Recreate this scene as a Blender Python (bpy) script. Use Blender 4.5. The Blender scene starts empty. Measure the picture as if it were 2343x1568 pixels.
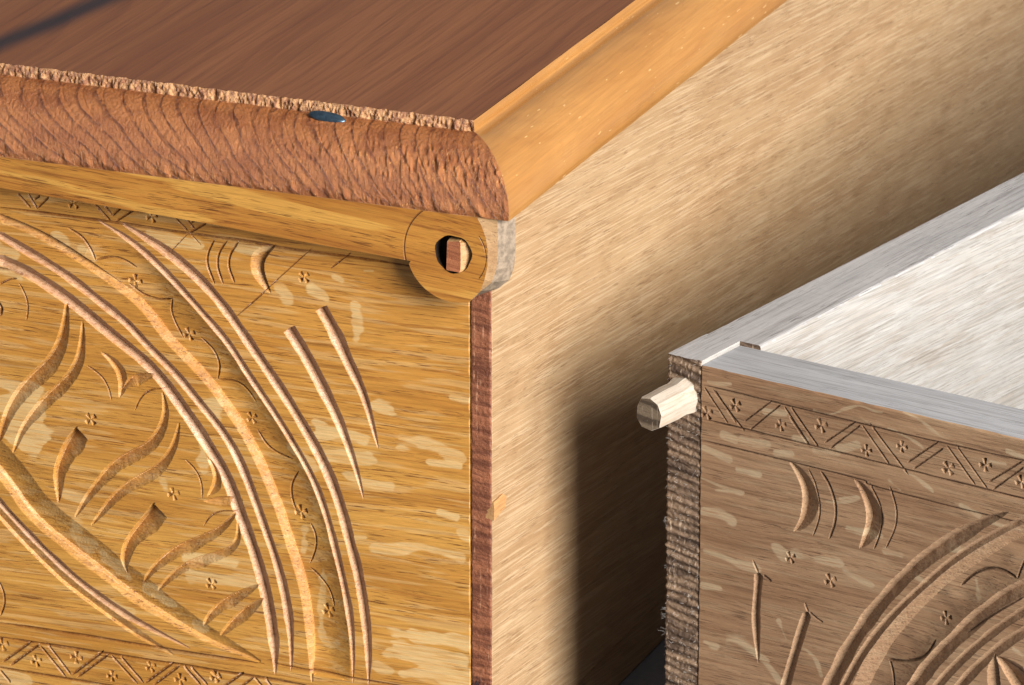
import bpy, math, random
import numpy as np
from mathutils import Matrix, Vector, Euler

# ------------------------------------------------------------------ camera, light, exposure
MM = 0.001
scene = bpy.context.scene
col = scene.collection

cam_data = bpy.data.cameras.new("camera")
cam = bpy.data.objects.new("camera", cam_data)
col.objects.link(cam)
cam_data.sensor_width = 36.0
cam_data.lens = 36.0 * 13500.0 / 2342.0
cam_data.clip_start = 0.05
cam_data.clip_end = 50.0
CAM_POS = Vector((573.014, -1417.126, 690.604)) * MM
CAM_ROT = Matrix(((0.92848583, -0.12518634, 0.34963188),
                  (0.37136784, 0.31298817, -0.87414206),
                  (0.0, 0.94147054, 0.33709526)))
cam.matrix_world = Matrix.Translation(CAM_POS) @ CAM_ROT.to_4x4()
cam_data.dof.use_dof = True
cam_data.dof.focus_distance = 1.60
cam_data.dof.aperture_fstop = 80.0
scene.camera = cam

world = bpy.data.worlds.new("World")
scene.world = world
world.use_nodes = True
world.node_tree.nodes["Background"].inputs[0].default_value = (0.93, 0.96, 1.0, 1)
world.node_tree.nodes["Background"].inputs[1].default_value = 0.20

# the window: a tall narrow daylight source to the right of the camera
key_data = bpy.data.lights.new("window_light", 'AREA')
key_data.shape = 'RECTANGLE'
key_data.size = 1.15
key_data.size_y = 1.6
key_data.energy = 184.0
key_data.color = (1.0, 0.965, 0.92)
key = bpy.data.objects.new("window_light", key_data)
col.objects.link(key)
KEY_AIM = Vector((40, 0, 130)) * MM
az, el = math.radians(62.0), math.radians(21.0)
KEY_DIR = Vector((math.sin(az) * math.cos(el), -math.cos(az) * math.cos(el), math.sin(el)))
key.location = KEY_AIM + KEY_DIR * 2.3
key.rotation_euler = KEY_DIR.to_track_quat('Z', 'Y').to_euler()

scene.view_settings.view_transform = 'Standard'
scene.view_settings.look = 'None'
scene.view_settings.exposure = 0.0
scene.view_settings.gamma = 1.0
scene.render.engine = 'CYCLES'

# ------------------------------------------------------------------ carving traces (panel millimetres)
LEFT_CUTS=[('b',16,1.9,0.02,0.06,1.4,[(-152.0,160.6),(-139.3,157.5),(-128.8,153.1),(-118.3,147.4),(-111.4,143.5),(-102.8,137.2),(-102.6,134.1),(-97.2,129.5),(-91.1,124.3),(-85.7,119.4),(-81.8,114.3),(-77.5,109.2),(-75.5,106.0),(-71.0,98.0),(-68.0,91.3),(-65.4,84.8),(-62.8,76.9),(-63.7,79.1),(-61.1,72.3),(-58.9,65.1),(-57.2,57.7),(-56.5,50.2),(-56.2,42.7),(-56.7,33.8)],-1.0,[(-119.3,164.0),(-111.0,160.4),(-104.1,155.9),(-97.2,150.1),(-90.4,143.6),(-83.6,136.7),(-78.4,131.7),(-74.4,124.8),(-69.5,118.8),(-65.0,112.7),(-60.5,106.2),(-56.4,99.7),(-52.6,92.7),(-49.7,84.1),(-47.6,76.5),(-46.6,71.8),(-44.7,64.2),(-43.3,56.8),(-42.5,49.3),(-42.2,42.9),(-42.4,34.9)]),('g',3.37,1.82,0.1,0.13,0,[(-112.3,164.2),(-105.4,161.1),(-97.1,157.1),(-88.5,151.0),(-83.4,146.5),(-78.6,140.7),(-73.2,133.7),(-67.1,125.5),(-61.8,118.7),(-57.4,111.9),(-52.5,104.3),(-48.4,95.9),(-45.0,87.0),(-42.9,77.2),(-42.3,76.6),(-40.5,69.3),(-39.2,62.0),(-38.2,54.6),(-37.6,47.5),(-37.4,41.8),(-37.6,35.1)]),('g',2.33,1.26,0.1,0.13,0,[(-119.3,164.0),(-111.0,160.4),(-104.1,155.9),(-97.2,150.1),(-90.4,143.6),(-83.6,136.7),(-78.4,131.7),(-74.4,124.8),(-69.5,118.8),(-65.0,112.7),(-60.5,106.2),(-56.4,99.7),(-52.6,92.7),(-49.7,84.1),(-47.6,76.5),(-46.6,71.8),(-44.7,64.2),(-43.3,56.8),(-42.5,49.3),(-42.2,42.9),(-42.4,34.9)]),('r',2.1,1.2,0.02,0.1,1.4,[(-152.0,160.6),(-139.3,157.5),(-128.8,153.1),(-118.3,147.4),(-111.4,143.5),(-102.8,137.2),(-102.6,134.1),(-97.2,129.5),(-91.1,124.3),(-85.7,119.4),(-81.8,114.3),(-77.5,109.2),(-75.5,106.0),(-71.0,98.0),(-68.0,91.3),(-65.4,84.8),(-62.8,76.9),(-63.7,79.1),(-61.1,72.3),(-58.9,65.1),(-57.2,57.7),(-56.5,50.2),(-56.2,42.7),(-56.7,33.8)]),('g',2.79,1.51,0.02,0.1,0,[(-152.1,156.6),(-139.5,151.1),(-132.5,147.9),(-127.2,145.2),(-118.5,139.2),(-111.6,135.4),(-108.1,132.8),(-106.3,129.3),(-99.1,124.3),(-93.7,119.0),(-88.4,113.0),(-83.0,107.7),(-78.3,101.2),(-74.8,93.9),(-71.3,84.4),(-69.1,78.7),(-66.5,71.5),(-64.3,64.3),(-62.6,56.9),(-61.7,49.4),(-61.2,41.9),(-61.6,35.7)]),('g',3.72,2.01,0.02,0.08,0,[(-152.4,148.8),(-143.2,146.5),(-136.1,143.0),(-127.4,138.4),(-120.5,133.6),(-113.5,128.7),(-106.4,124.6),(-101.0,119.8),(-95.7,113.4),(-91.4,108.0),(-86.7,101.5),(-82.5,95.3),(-78.9,89.0),(-77.3,82.4),(-74.5,76.4),(-71.9,69.2),(-69.9,61.9),(-68.4,56.0),(-67.1,46.7),(-66.3,39.2),(-66.5,33.8)]),('c',7.5,1.9,0.02,0.45,1,[(-157.8,89.3),(-152.3,84.3),(-147.9,79.8),(-145.2,74.5),(-137.9,68.2),(-126.9,61.7),(-119.6,57.0),(-110.5,51.5),(-97.7,45.5),(-86.8,41.0),(-71.5,37.3)]),('c',2.2,1.2,0.02,0.4,-1,[(-157.8,89.3),(-152.3,84.3),(-147.9,79.8),(-145.2,74.5),(-137.9,68.2),(-126.9,61.7),(-119.6,57.0),(-110.5,51.5),(-97.7,45.5),(-86.8,41.0),(-71.5,37.3)]),('g',2.56,1.38,0.02,0.3,0,[(-157.0,78.2),(-152.7,73.8),(-145.4,66.9),(-136.3,59.2),(-127.2,52.6),(-119.8,48.3),(-110.7,43.9),(-101.5,40.6),(-92.8,37.6)]),('c',3.4,0.9,0.02,0.4,1,[(-157.2,73.5),(-152.8,69.4),(-143.7,61.0),(-132.8,52.1),(-119.9,44.6),(-109.0,38.7),(-98.7,35.2)]),('c',4.6,2.67,0.45,0.5,1,[(-129.5,138.1),(-130.4,132.9),(-132.3,126.3),(-135.8,120.1),(-141.2,115.1),(-144.7,111.0),(-148.2,106.2),(-150.7,100.5),(-152.0,94.9),(-152.8,91.9)]),('c',3.4,2.2,0.45,0.5,1,[(-124.5,132.6),(-125.6,125.4),(-127.3,119.8),(-131.1,114.6),(-136.1,110.0),(-140.4,104.8),(-144.1,99.9),(-146.3,95.3),(-147.6,90.4)]),('c',5.0,2.9,0.02,0.7,1,[(-127.4,100.4),(-130.9,95.6),(-133.3,90.3),(-134.8,85.0),(-133.7,77.2)]),('c',3.6,2.09,0.45,0.5,1,[(-99.9,114.6),(-98.8,110.8),(-100.6,105.6),(-103.3,100.6),(-107.1,97.2),(-112.3,94.7),(-117.3,90.7),(-121.1,85.5),(-126.2,78.3),(-128.3,73.4)]),('c',3.2,1.86,0.45,0.5,1,[(-95.1,106.0),(-97.1,99.7),(-100.1,94.6),(-104.6,90.7),(-110.3,87.4),(-114.5,83.6),(-118.3,79.4),(-121.0,75.1),(-123.1,71.6)]),('c',5.0,2.9,0.02,0.7,1,[(-103.6,80.5),(-108.9,73.3),(-112.7,67.7),(-114.1,62.1),(-112.8,56.9)]),('c',3.4,2.2,0.5,0.5,1,[(-77.7,82.1),(-83.6,75.9),(-90.2,72.1),(-97.6,68.2),(-102.1,63.9),(-105.5,60.2),(-107.8,55.5)]),('c',3.0,1.74,0.5,0.5,1,[(-77.4,78.3),(-76.9,73.4),(-81.5,69.5),(-90.4,66.0),(-95.9,62.7),(-100.0,58.5),(-103.1,53.9)]),('c',3.2,1.86,0.5,0.5,1,[(-71.3,60.6),(-78.1,57.1),(-83.3,53.5),(-87.0,49.3),(-88.9,45.2)]),('c',3.2,1.86,0.5,0.5,1,[(-69.6,56.8),(-74.5,53.7),(-79.7,48.6),(-83.5,43.2)]),('c',2.6,1.51,0.5,0.3,1,[(-118.6,124.5),(-115.4,121.4),(-113.4,117.4),(-113.4,112.1)]),('c',2.8,1.62,0.5,0.5,1,[(-102.3,120.0),(-108.4,119.0),(-110.9,117.2),(-113.0,113.9)]),('c',2.4,1.39,0.5,0.3,1,[(-86.1,96.9),(-84.5,93.2),(-84.4,90.0),(-86.3,85.8)]),('c',2.4,1.39,0.4,0.4,1,[(-76.4,85.8),(-81.5,85.8),(-87.4,83.8)]),('v',0.55,0.45,0.12,0.12,0,[(-123.6,119.9),(-119.2,117.3),(-117.0,114.1),(-116.2,110.2)]),('v',0.55,0.45,0.12,0.12,0,[(-100.0,116.2),(-104.5,115.1),(-107.5,111.8),(-108.9,108.4)]),('v',0.55,0.45,0.12,0.12,0,[(-93.8,95.8),(-90.2,92.8),(-88.5,88.7),(-88.5,84.4)]),('v',0.55,0.45,0.12,0.12,0,[(-77.7,82.1),(-83.1,81.5),(-86.5,79.1),(-88.2,76.2)]),('v',0.9,0.45,0.12,0.12,0,[(-151.7,145.6),(-148.2,145.7),(-143.2,144.5)]),('v',0.55,0.45,0.12,0.12,0,[(-150.5,140.9),(-147.9,142.5),(-145.0,143.3)]),('v',0.55,0.45,0.12,0.12,0,[(-144.5,142.0),(-142.7,139.1),(-141.7,135.5),(-142.4,131.0)]),('v',1.2,0.7,0.12,0.12,0,[(-151.4,135.3),(-150.3,133.7),(-150.8,131.3)]),('v',0.7,0.6,0.12,0.12,0,[(-128.6,160.5),(-124.4,158.7),(-121.7,155.3),(-120.3,151.8)]),('v',0.7,0.6,0.12,0.12,0,[(-120.3,151.8),(-116.4,153.3),(-111.9,153.2),(-107.7,151.1)]),('v',0.7,0.6,0.12,0.12,0,[(-110.6,146.0),(-106.1,142.9),(-100.9,142.2),(-97.0,143.2)]),('v',0.7,0.6,0.12,0.12,0,[(-97.0,143.2),(-97.8,139.6),(-96.5,135.4),(-94.1,131.6)]),('v',0.7,0.6,0.12,0.12,0,[(-88.7,132.7),(-84.8,129.4),(-83.0,125.4),(-83.8,120.5)]),('v',0.7,0.6,0.12,0.12,0,[(-83.8,120.5),(-78.0,121.0),(-74.4,119.5),(-71.5,115.7)]),('v',0.7,0.6,0.12,0.12,0,[(-71.8,107.3),(-69.0,103.2),(-65.5,101.0),(-60.6,100.2)]),('v',0.7,0.6,0.12,0.12,0,[(-58.7,96.9),(-61.3,92.6),(-61.3,87.7),(-60.0,84.1)]),('v',0.7,0.6,0.12,0.12,0,[(-55.6,81.4),(-53.9,78.3),(-54.0,74.1),(-56.1,68.9)]),('v',0.7,0.6,0.12,0.12,0,[(-56.2,67.7),(-52.7,65.2),(-49.7,61.9),(-48.3,56.8)]),('v',0.8,0.6,0.12,0.12,0,[(-154.2,50.0),(-152.4,46.6),(-152.1,43.0),(-153.8,38.4)]),('g',4.19,2.26,0.005,0.75,0,[(-60.9,139.4),(-56.6,133.3),(-52.9,127.1),(-49.3,120.5),(-45.5,113.2),(-42.6,105.4),(-40.4,99.0),(-38.5,91.2)]),('g',4.3,2.32,0.005,0.75,0,[(-51.0,146.8),(-46.7,139.8),(-43.4,132.9),(-40.4,127.0),(-38.6,124.1),(-36.8,118.1),(-35.3,112.3),(-34.0,107.3)]),('v',0.9,0.6,0.12,0.12,0,[(-151.8,164.0),(-117.9,164.0),(-91.7,163.5),(-69.3,163.5),(-64.6,162.8),(-43.8,162.9),(-23.2,162.6)]),('v',0.75,0.55,0.12,0.12,0,[(-144.2,169.0),(-140.1,165.0)]),('v',0.75,0.55,0.12,0.12,0,[(-140.7,169.1),(-138.0,164.9)]),('v',0.75,0.55,0.12,0.12,0,[(-138.0,165.2),(-134.3,169.0)]),('v',0.75,0.55,0.12,0.12,0,[(-139.0,167.6),(-137.1,169.0)]),('v',0.75,0.55,0.12,0.12,0,[(-120.2,168.8),(-115.1,164.0)]),('v',0.75,0.55,0.12,0.12,0,[(-116.9,168.5),(-114.7,165.9)]),('v',0.75,0.55,0.12,0.12,0,[(-114.7,165.8),(-111.8,168.6)]),('v',0.75,0.55,0.12,0.12,0,[(-113.7,164.2),(-107.6,168.6)]),('v',0.75,0.55,0.12,0.12,0,[(-95.5,168.0),(-91.5,164.3)]),('v',0.75,0.55,0.12,0.12,0,[(-92.0,168.1),(-89.3,165.1)]),('v',0.75,0.55,0.12,0.12,0,[(-90.3,167.0),(-89.2,167.6)]),('v',0.75,0.55,0.12,0.12,0,[(-85.4,167.4),(-91.2,163.5)]),('v',0.4,0.25,0.12,0.12,0,[(-91.7,164.5),(-87.3,160.4)]),('v',0.4,0.25,0.12,0.12,0,[(-91.4,163.5),(-96.5,157.8)]),('v',0.8,0.6,0.12,0.12,0,[(-83.1,162.9),(-85.2,158.9),(-85.6,155.2),(-83.3,149.5)]),('v',0.8,0.6,0.12,0.12,0,[(-79.3,162.9),(-81.8,159.4),(-82.5,155.0),(-80.7,149.8)]),('v',0.8,0.6,0.12,0.12,0,[(-75.8,163.1),(-78.3,159.5),(-79.1,155.4),(-77.1,150.5)]),('c',3.4,2.2,0.4,0.4,-1,[(-65.1,163.3),(-68.4,159.0),(-68.7,155.0),(-66.7,149.5)]),('v',0.4,0.25,0.12,0.12,0,[(-53.2,164.3),(-64.7,152.9),(-76.3,141.4)]),('v',0.5,0.3,0.12,0.12,0,[(-41.7,164.2),(-48.0,158.7)]),('v',0.4,0.25,0.12,0.12,0,[(-68.1,149.1),(-77.2,140.6)]),('v',0.9,0.7,0.12,0.12,0,[(-156.1,36.3),(-127.6,36.6),(-97.9,36.4),(-69.9,36.6)]),('v',0.9,0.7,0.12,0.12,0,[(-156.3,31.9),(-127.7,32.0),(-98.0,32.2),(-76.0,32.2),(-72.5,32.5),(-61.6,32.0),(-51.6,31.9)]),('v',0.7,0.5,0.12,0.12,0,[(-67.0,37.2),(-51.6,36.7),(-30.5,36.4),(-13.4,36.2),(-7.3,36.1)]),('v',0.9,0.7,0.12,0.12,0,[(-156.6,22.2),(-120.5,22.1),(-98.2,22.2)]),('v',0.85,0.65,0.12,0.12,0,[(-143.8,32.2),(-153.5,24.1)]),('v',0.85,0.65,0.12,0.12,0,[(-141.2,31.7),(-151.1,23.4)]),('v',0.85,0.65,0.12,0.12,0,[(-141.2,31.3),(-132.9,22.4)]),('v',0.85,0.65,0.12,0.12,0,[(-139.3,32.7),(-131.3,23.4)]),('v',0.85,0.65,0.12,0.12,0,[(-120.6,32.9),(-131.3,23.5)]),('v',0.85,0.65,0.12,0.12,0,[(-119.1,32.0),(-129.5,23.1)]),('v',0.85,0.65,0.12,0.12,0,[(-118.4,31.8),(-110.1,24.0)]),('v',0.85,0.65,0.12,0.12,0,[(-115.4,31.9),(-108.2,24.6)]),('v',0.85,0.65,0.12,0.12,0,[(-98.4,32.7),(-107.8,24.7)]),('v',0.85,0.65,0.12,0.12,0,[(-96.6,31.9),(-105.2,24.4)]),('v',0.85,0.65,0.12,0.12,0,[(-95.4,32.1),(-90.0,26.8)]),('v',0.85,0.65,0.12,0.12,0,[(-93.2,32.1),(-87.8,27.2)]),('v',0.85,0.65,0.12,0.12,0,[(-76.3,33.1),(-83.4,27.1)]),('v',0.85,0.65,0.12,0.12,0,[(-73.4,31.9),(-80.5,25.7)]),('v',0.85,0.65,0.12,0.12,0,[(-73.1,32.0),(-68.8,27.6)]),('v',0.85,0.65,0.12,0.12,0,[(-70.1,32.8),(-66.2,28.0)]),('v',0.85,0.65,0.12,0.12,0,[(-154.4,21.4),(-151.1,17.9)]),('v',0.85,0.65,0.12,0.12,0,[(-156.3,29.9),(-154.7,23.6)])]
RIGHT_CUTS=[('b',22,2.0,0.02,0.02,0.01,[(120.5,117.8),(103.4,107.5),(94.2,100.4),(86.6,93.9),(80.5,88.8),(71.3,78.6),(63.6,68.0),(58.9,60.2),(55.5,52.3),(50.5,40.5)],-2.0,[(121.0,104.3),(103.9,92.8),(96.6,87.1),(89.0,79.6),(83.3,72.8),(77.5,66.1),(73.3,60.2),(69.9,54.6),(64.2,43.8)]),('v',0.6,0.5,0.06,0.06,0,[(0.2,129.2),(55.5,128.5),(77.5,128.4),(102.7,128.7),(114.3,128.8)]),('v',0.6,0.5,0.06,0.06,0,[(0.3,119.2),(55.7,118.6),(74.7,118.2),(103.0,117.9),(114.7,117.9)]),('v',0.55,0.4,0.06,0.06,0,[(0.4,112.8),(55.8,112.3),(50.5,111.5),(74.3,110.8),(103.3,110.7)]),('v',0.6,0.55,0.06,0.06,0,[(1.1,128.6),(9.0,119.5)]),('v',0.6,0.55,0.06,0.06,0,[(3.9,128.5),(14.4,118.3)]),('v',0.6,0.55,0.06,0.06,0,[(4.6,128.4),(11.6,120.2)]),('v',0.6,0.55,0.06,0.06,0,[(23.0,129.2),(14.3,121.3)]),('v',0.6,0.55,0.06,0.06,0,[(26.0,128.8),(16.0,119.1)]),('v',0.6,0.55,0.06,0.06,0,[(27.1,128.4),(35.4,118.9)]),('v',0.6,0.55,0.06,0.06,0,[(29.2,128.7),(38.4,118.9)]),('v',0.6,0.55,0.06,0.06,0,[(49.9,128.8),(40.3,120.6)]),('v',0.6,0.55,0.06,0.06,0,[(51.5,128.1),(42.0,119.3)]),('v',0.6,0.55,0.06,0.06,0,[(28.9,125.6),(35.1,118.8)]),('v',0.6,0.55,0.06,0.06,0,[(30.1,127.6),(38.3,118.9)]),('v',0.6,0.55,0.06,0.06,0,[(52.1,128.2),(61.0,118.7)]),('v',0.6,0.55,0.06,0.06,0,[(54.4,129.3),(67.0,117.0)]),('v',0.6,0.55,0.06,0.06,0,[(76.1,128.6),(66.6,120.5)]),('v',0.6,0.55,0.06,0.06,0,[(77.8,127.1),(68.5,119.0)]),('v',0.6,0.55,0.06,0.06,0,[(78.7,128.1),(87.9,118.6)]),('v',0.6,0.55,0.06,0.06,0,[(81.8,128.5),(91.7,118.3)]),('v',0.6,0.55,0.06,0.06,0,[(102.2,128.6),(92.0,120.4)]),('v',0.6,0.55,0.06,0.06,0,[(102.7,127.0),(93.3,118.4)]),('v',0.6,0.55,0.06,0.06,0,[(103.4,128.3),(111.7,118.7)]),('v',0.6,0.55,0.06,0.06,0,[(106.4,128.9),(114.7,119.3)]),('c',4.6,2.3,0.5,0.45,1,[(29.7,112.4),(32.7,108.4),(34.2,104.1),(34.0,100.8),(33.5,96.7),(31.4,92.7)]),('v',0.6,0.5,0.06,0.06,0,[(35.2,111.8),(37.5,108.4),(38.0,106.5),(39.2,102.4),(39.0,97.9),(37.1,92.5)]),('v',0.9,0.7,0.06,0.06,0,[(39.2,112.0),(41.8,109.4),(42.6,107.5),(44.2,103.5),(44.1,97.9),(42.3,92.7)]),('c',4.6,2.3,0.5,0.45,1,[(50.6,111.8),(52.9,108.6),(53.4,107.3),(54.4,104.6),(54.8,100.7),(52.6,92.6)]),('v',0.6,0.5,0.06,0.06,0,[(54.7,112.1),(56.3,109.7),(57.0,108.8),(58.5,106.3),(59.0,102.0),(58.4,97.4),(56.7,93.0)]),('v',0.6,0.5,0.06,0.06,0,[(61.2,112.5),(62.0,110.4),(62.1,110.3),(63.5,106.6),(63.4,101.1),(60.5,94.2)]),('g',2.88,1.61,0.03,0.4,0,[(19.8,77.6),(19.3,70.7),(19.0,65.0),(19.3,59.4),(19.8,53.9),(20.1,50.3)]),('g',0.9,0.42,0.3,0.2,0,[(17.7,81.0),(19.6,77.5)]),('v',0.9,0.5,0.06,0.06,0,[(21.3,77.2),(23.8,75.9)]),('g',3.07,1.72,0.03,0.02,0,[(35.9,69.5),(34.0,64.0),(32.3,57.6),(30.4,51.1),(28.8,44.7),(27.3,36.7)]),('g',0.9,0.42,0.3,0.2,0,[(34.7,72.2),(36.1,69.5)]),('v',0.6,0.5,0.06,0.06,0,[(36.5,69.6),(39.0,68.2),(40.8,67.6)]),('g',4.41,2.47,0.18,0.02,0,[(98.4,113.1),(93.9,110.6),(86.3,105.1),(78.6,98.8),(70.9,91.8),(65.1,85.2),(59.3,77.7),(53.9,69.8),(49.2,61.6),(45.6,54.0),(43.0,48.1),(39.2,37.7)]),('g',2.68,1.5,0.1,0.02,0,[(120.4,121.7),(103.2,111.6),(97.8,107.9),(90.2,102.4),(80.7,94.4),(73.0,86.0),(65.3,77.6),(58.7,69.0),(52.9,60.2),(48.3,50.6),(42.4,38.5)]),('r',4.0,2.0,0.1,0.02,0.01,[(120.5,117.8),(103.4,107.5),(94.2,100.4),(86.6,93.9),(80.5,88.8),(71.3,78.6),(63.6,68.0),(58.9,60.2),(55.5,52.3),(50.5,40.5)]),('g',4.41,2.47,0.02,0.02,0,[(121.0,104.3),(103.9,92.8),(96.6,87.1),(89.0,79.6),(83.3,72.8),(77.5,66.1),(73.3,60.2),(69.9,54.6),(64.2,43.8)]),('v',0.7,0.5,0.06,0.06,0,[(104.0,89.9),(94.8,82.6),(86.0,74.7)]),('g',2.49,1.4,0.02,0.02,0,[(121.3,98.2),(104.1,85.7),(96.8,79.3),(89.2,71.6),(81.6,62.8),(77.4,57.0),(71.3,47.5)]),('g',3.07,1.72,0.02,0.02,0,[(121.5,92.5),(104.3,79.7),(97.0,73.4),(91.3,67.3),(85.2,59.8),(79.2,50.1)]),('v',0.9,0.7,0.06,0.06,0,[(83.2,87.7),(86.7,91.7),(91.3,94.6),(96.3,95.4),(101.6,94.4)]),('v',0.9,0.7,0.06,0.06,0,[(101.6,94.4),(102.4,98.2),(103.9,101.5)]),('v',0.9,0.7,0.06,0.06,0,[(60.9,60.6),(67.7,61.9),(73.6,65.5),(76.6,70.7)]),('v',0.9,0.7,0.06,0.06,0,[(61.4,60.4),(63.0,56.7),(63.6,52.3)]),('c',3.6,1.8,0.4,0.1,-1,[(94.7,71.6),(96.2,67.6),(97.5,57.5)]),('v',0.7,0.5,0.06,0.06,0,[(95.9,70.4),(104.7,67.8),(110.9,65.9)]),('c',6,3.0,0.4,0.1,1,[(96.3,70.5),(100.0,65.5),(105.3,59.4)])]
LEFT_PUNCH=[(-126.6,168.1),(-102.4,167.1),(-108.5,146.9),(-92.3,133.0),(-122.9,103.8),(-73.4,110.4),(-97.4,84.6),(-58.5,84.3),(-56.0,155.1),(-86.1,58.8),(-142.5,26.2),(-129.5,29.3),(-118.2,25.2),(-105.8,30.1),(-96.5,27.6),(-85.2,30.1),(-153.3,29.7),(-50.4,55.4),(-85.4,30.2)]
RIGHT_PUNCH=[(11.3,125.4),(2.1,121.2),(26.1,122.7),(39.1,125.3),(53.7,121.2),(64.8,124.7),(79.5,121.6),(90.9,125.0),(102.1,122.6),(29.9,84.4),(43.0,80.6),(79.2,77.4)]
LEFT_FLECK=[(4.6,[(-33.7,119.6),(-30.3,119.3)]),(6,[(-50.9,109.8),(-44.8,109.9),(-38.4,108.9)]),(5,[(-50.6,103.1),(-43.7,103.3),(-37.3,104.2)]),(5,[(-27.4,111.2),(-22.1,111.2),(-16.5,110.2),(-10.5,108.4)]),(3.5,[(-43.0,97.1),(-36.2,96.9),(-30.5,96.6)]),(2.6,[(-15.4,90.9),(-10.6,89.8)]),(3.8,[(-8.7,85.6),(-7.2,84.3)]),(3.4,[(-35.2,77.9),(-28.0,77.9),(-22.7,80.1),(-16.6,79.5),(-9.1,78.0)]),(4.5,[(-59.8,102.6),(-54.5,99.6)]),(2,[(-11.9,125.6),(-6.7,125.2)]),(2.6,[(-42.8,79.8),(-38.3,80.1)]),(2,[(-18.4,105.4),(-9.4,105.6)]),(5.5,[(-23.2,51.2),(-15.2,52.0),(-7.7,50.9)]),(5.5,[(-30.4,46.7),(-20.9,45.1),(-11.5,46.2)]),(4,[(-21.0,40.9),(-11.5,40.9)]),(2.4,[(-52.0,67.6),(-52.0,62.3),(-52.9,54.6),(-52.6,47.0),(-50.3,44.0),(-47.6,45.9)]),(2.2,[(-57.5,79.2),(-58.0,72.0)]),(4.2,[(-63.6,151.2),(-61.0,148.6)]),(4.5,[(-53.4,151.8),(-49.6,150.1)]),(4.2,[(-40.9,149.0),(-40.2,144.7),(-40.3,139.2)]),(3,[(-46.9,156.3),(-44.6,155.5)]),(1.8,[(-37.8,159.3),(-35.2,159.6)]),(1.5,[(-76.0,161.0),(-66.5,161.8)]),(3.5,[(-102.9,161.7),(-94.9,161.1),(-88.3,160.6)]),(3.5,[(-131.8,157.1),(-130.1,156.3)]),(4,[(-151.5,151.6),(-145.9,150.3)]),(3,[(-151.7,145.8),(-143.9,144.1)]),(3.5,[(-123.8,153.7),(-121.0,152.7)]),(2.6,[(-76.5,161.0),(-71.4,160.7)]),(7,[(-153.7,111.2),(-146.9,111.4),(-141.0,110.4)]),(9,[(-149.4,104.6),(-143.4,103.3),(-139.3,102.8)]),(8,[(-146.2,97.1),(-141.4,94.9)]),(5.5,[(-85.4,112.7),(-82.9,109.5)]),(3.4,[(-88.5,105.1),(-87.9,97.4),(-88.0,93.1)]),(4.5,[(-131.4,79.7),(-126.1,79.0)]),(3,[(-100.6,87.7),(-99.9,86.4)]),(7,[(-128.9,68.9),(-124.6,65.3)]),(5,[(-120.2,62.7),(-115.8,60.1)]),(4,[(-94.4,65.4),(-87.1,65.8),(-79.1,65.9)]),(4.5,[(-92.3,60.7),(-82.8,61.1),(-73.7,62.1)]),(3.5,[(-118.4,48.5),(-111.7,46.6)]),(4,[(-155.9,19.7),(-148.4,20.1),(-146.1,19.4)]),(4,[(-131.0,21.4),(-123.5,21.6)]),(4.5,[(-105.7,53.7),(-99.8,50.6)]),(4,[(-91.1,45.4),(-89.7,44.9)]),(3,[(-115.5,57.6),(-113.0,56.5)]),(9,[(-28.5,47.7),(-19.0,47.3),(-9.6,47.6)]),(8,[(-26.7,40.4),(-17.2,41.1),(-8.5,41.4)]),(4,[(-34.3,41.1),(-30.5,40.6)])]
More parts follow.
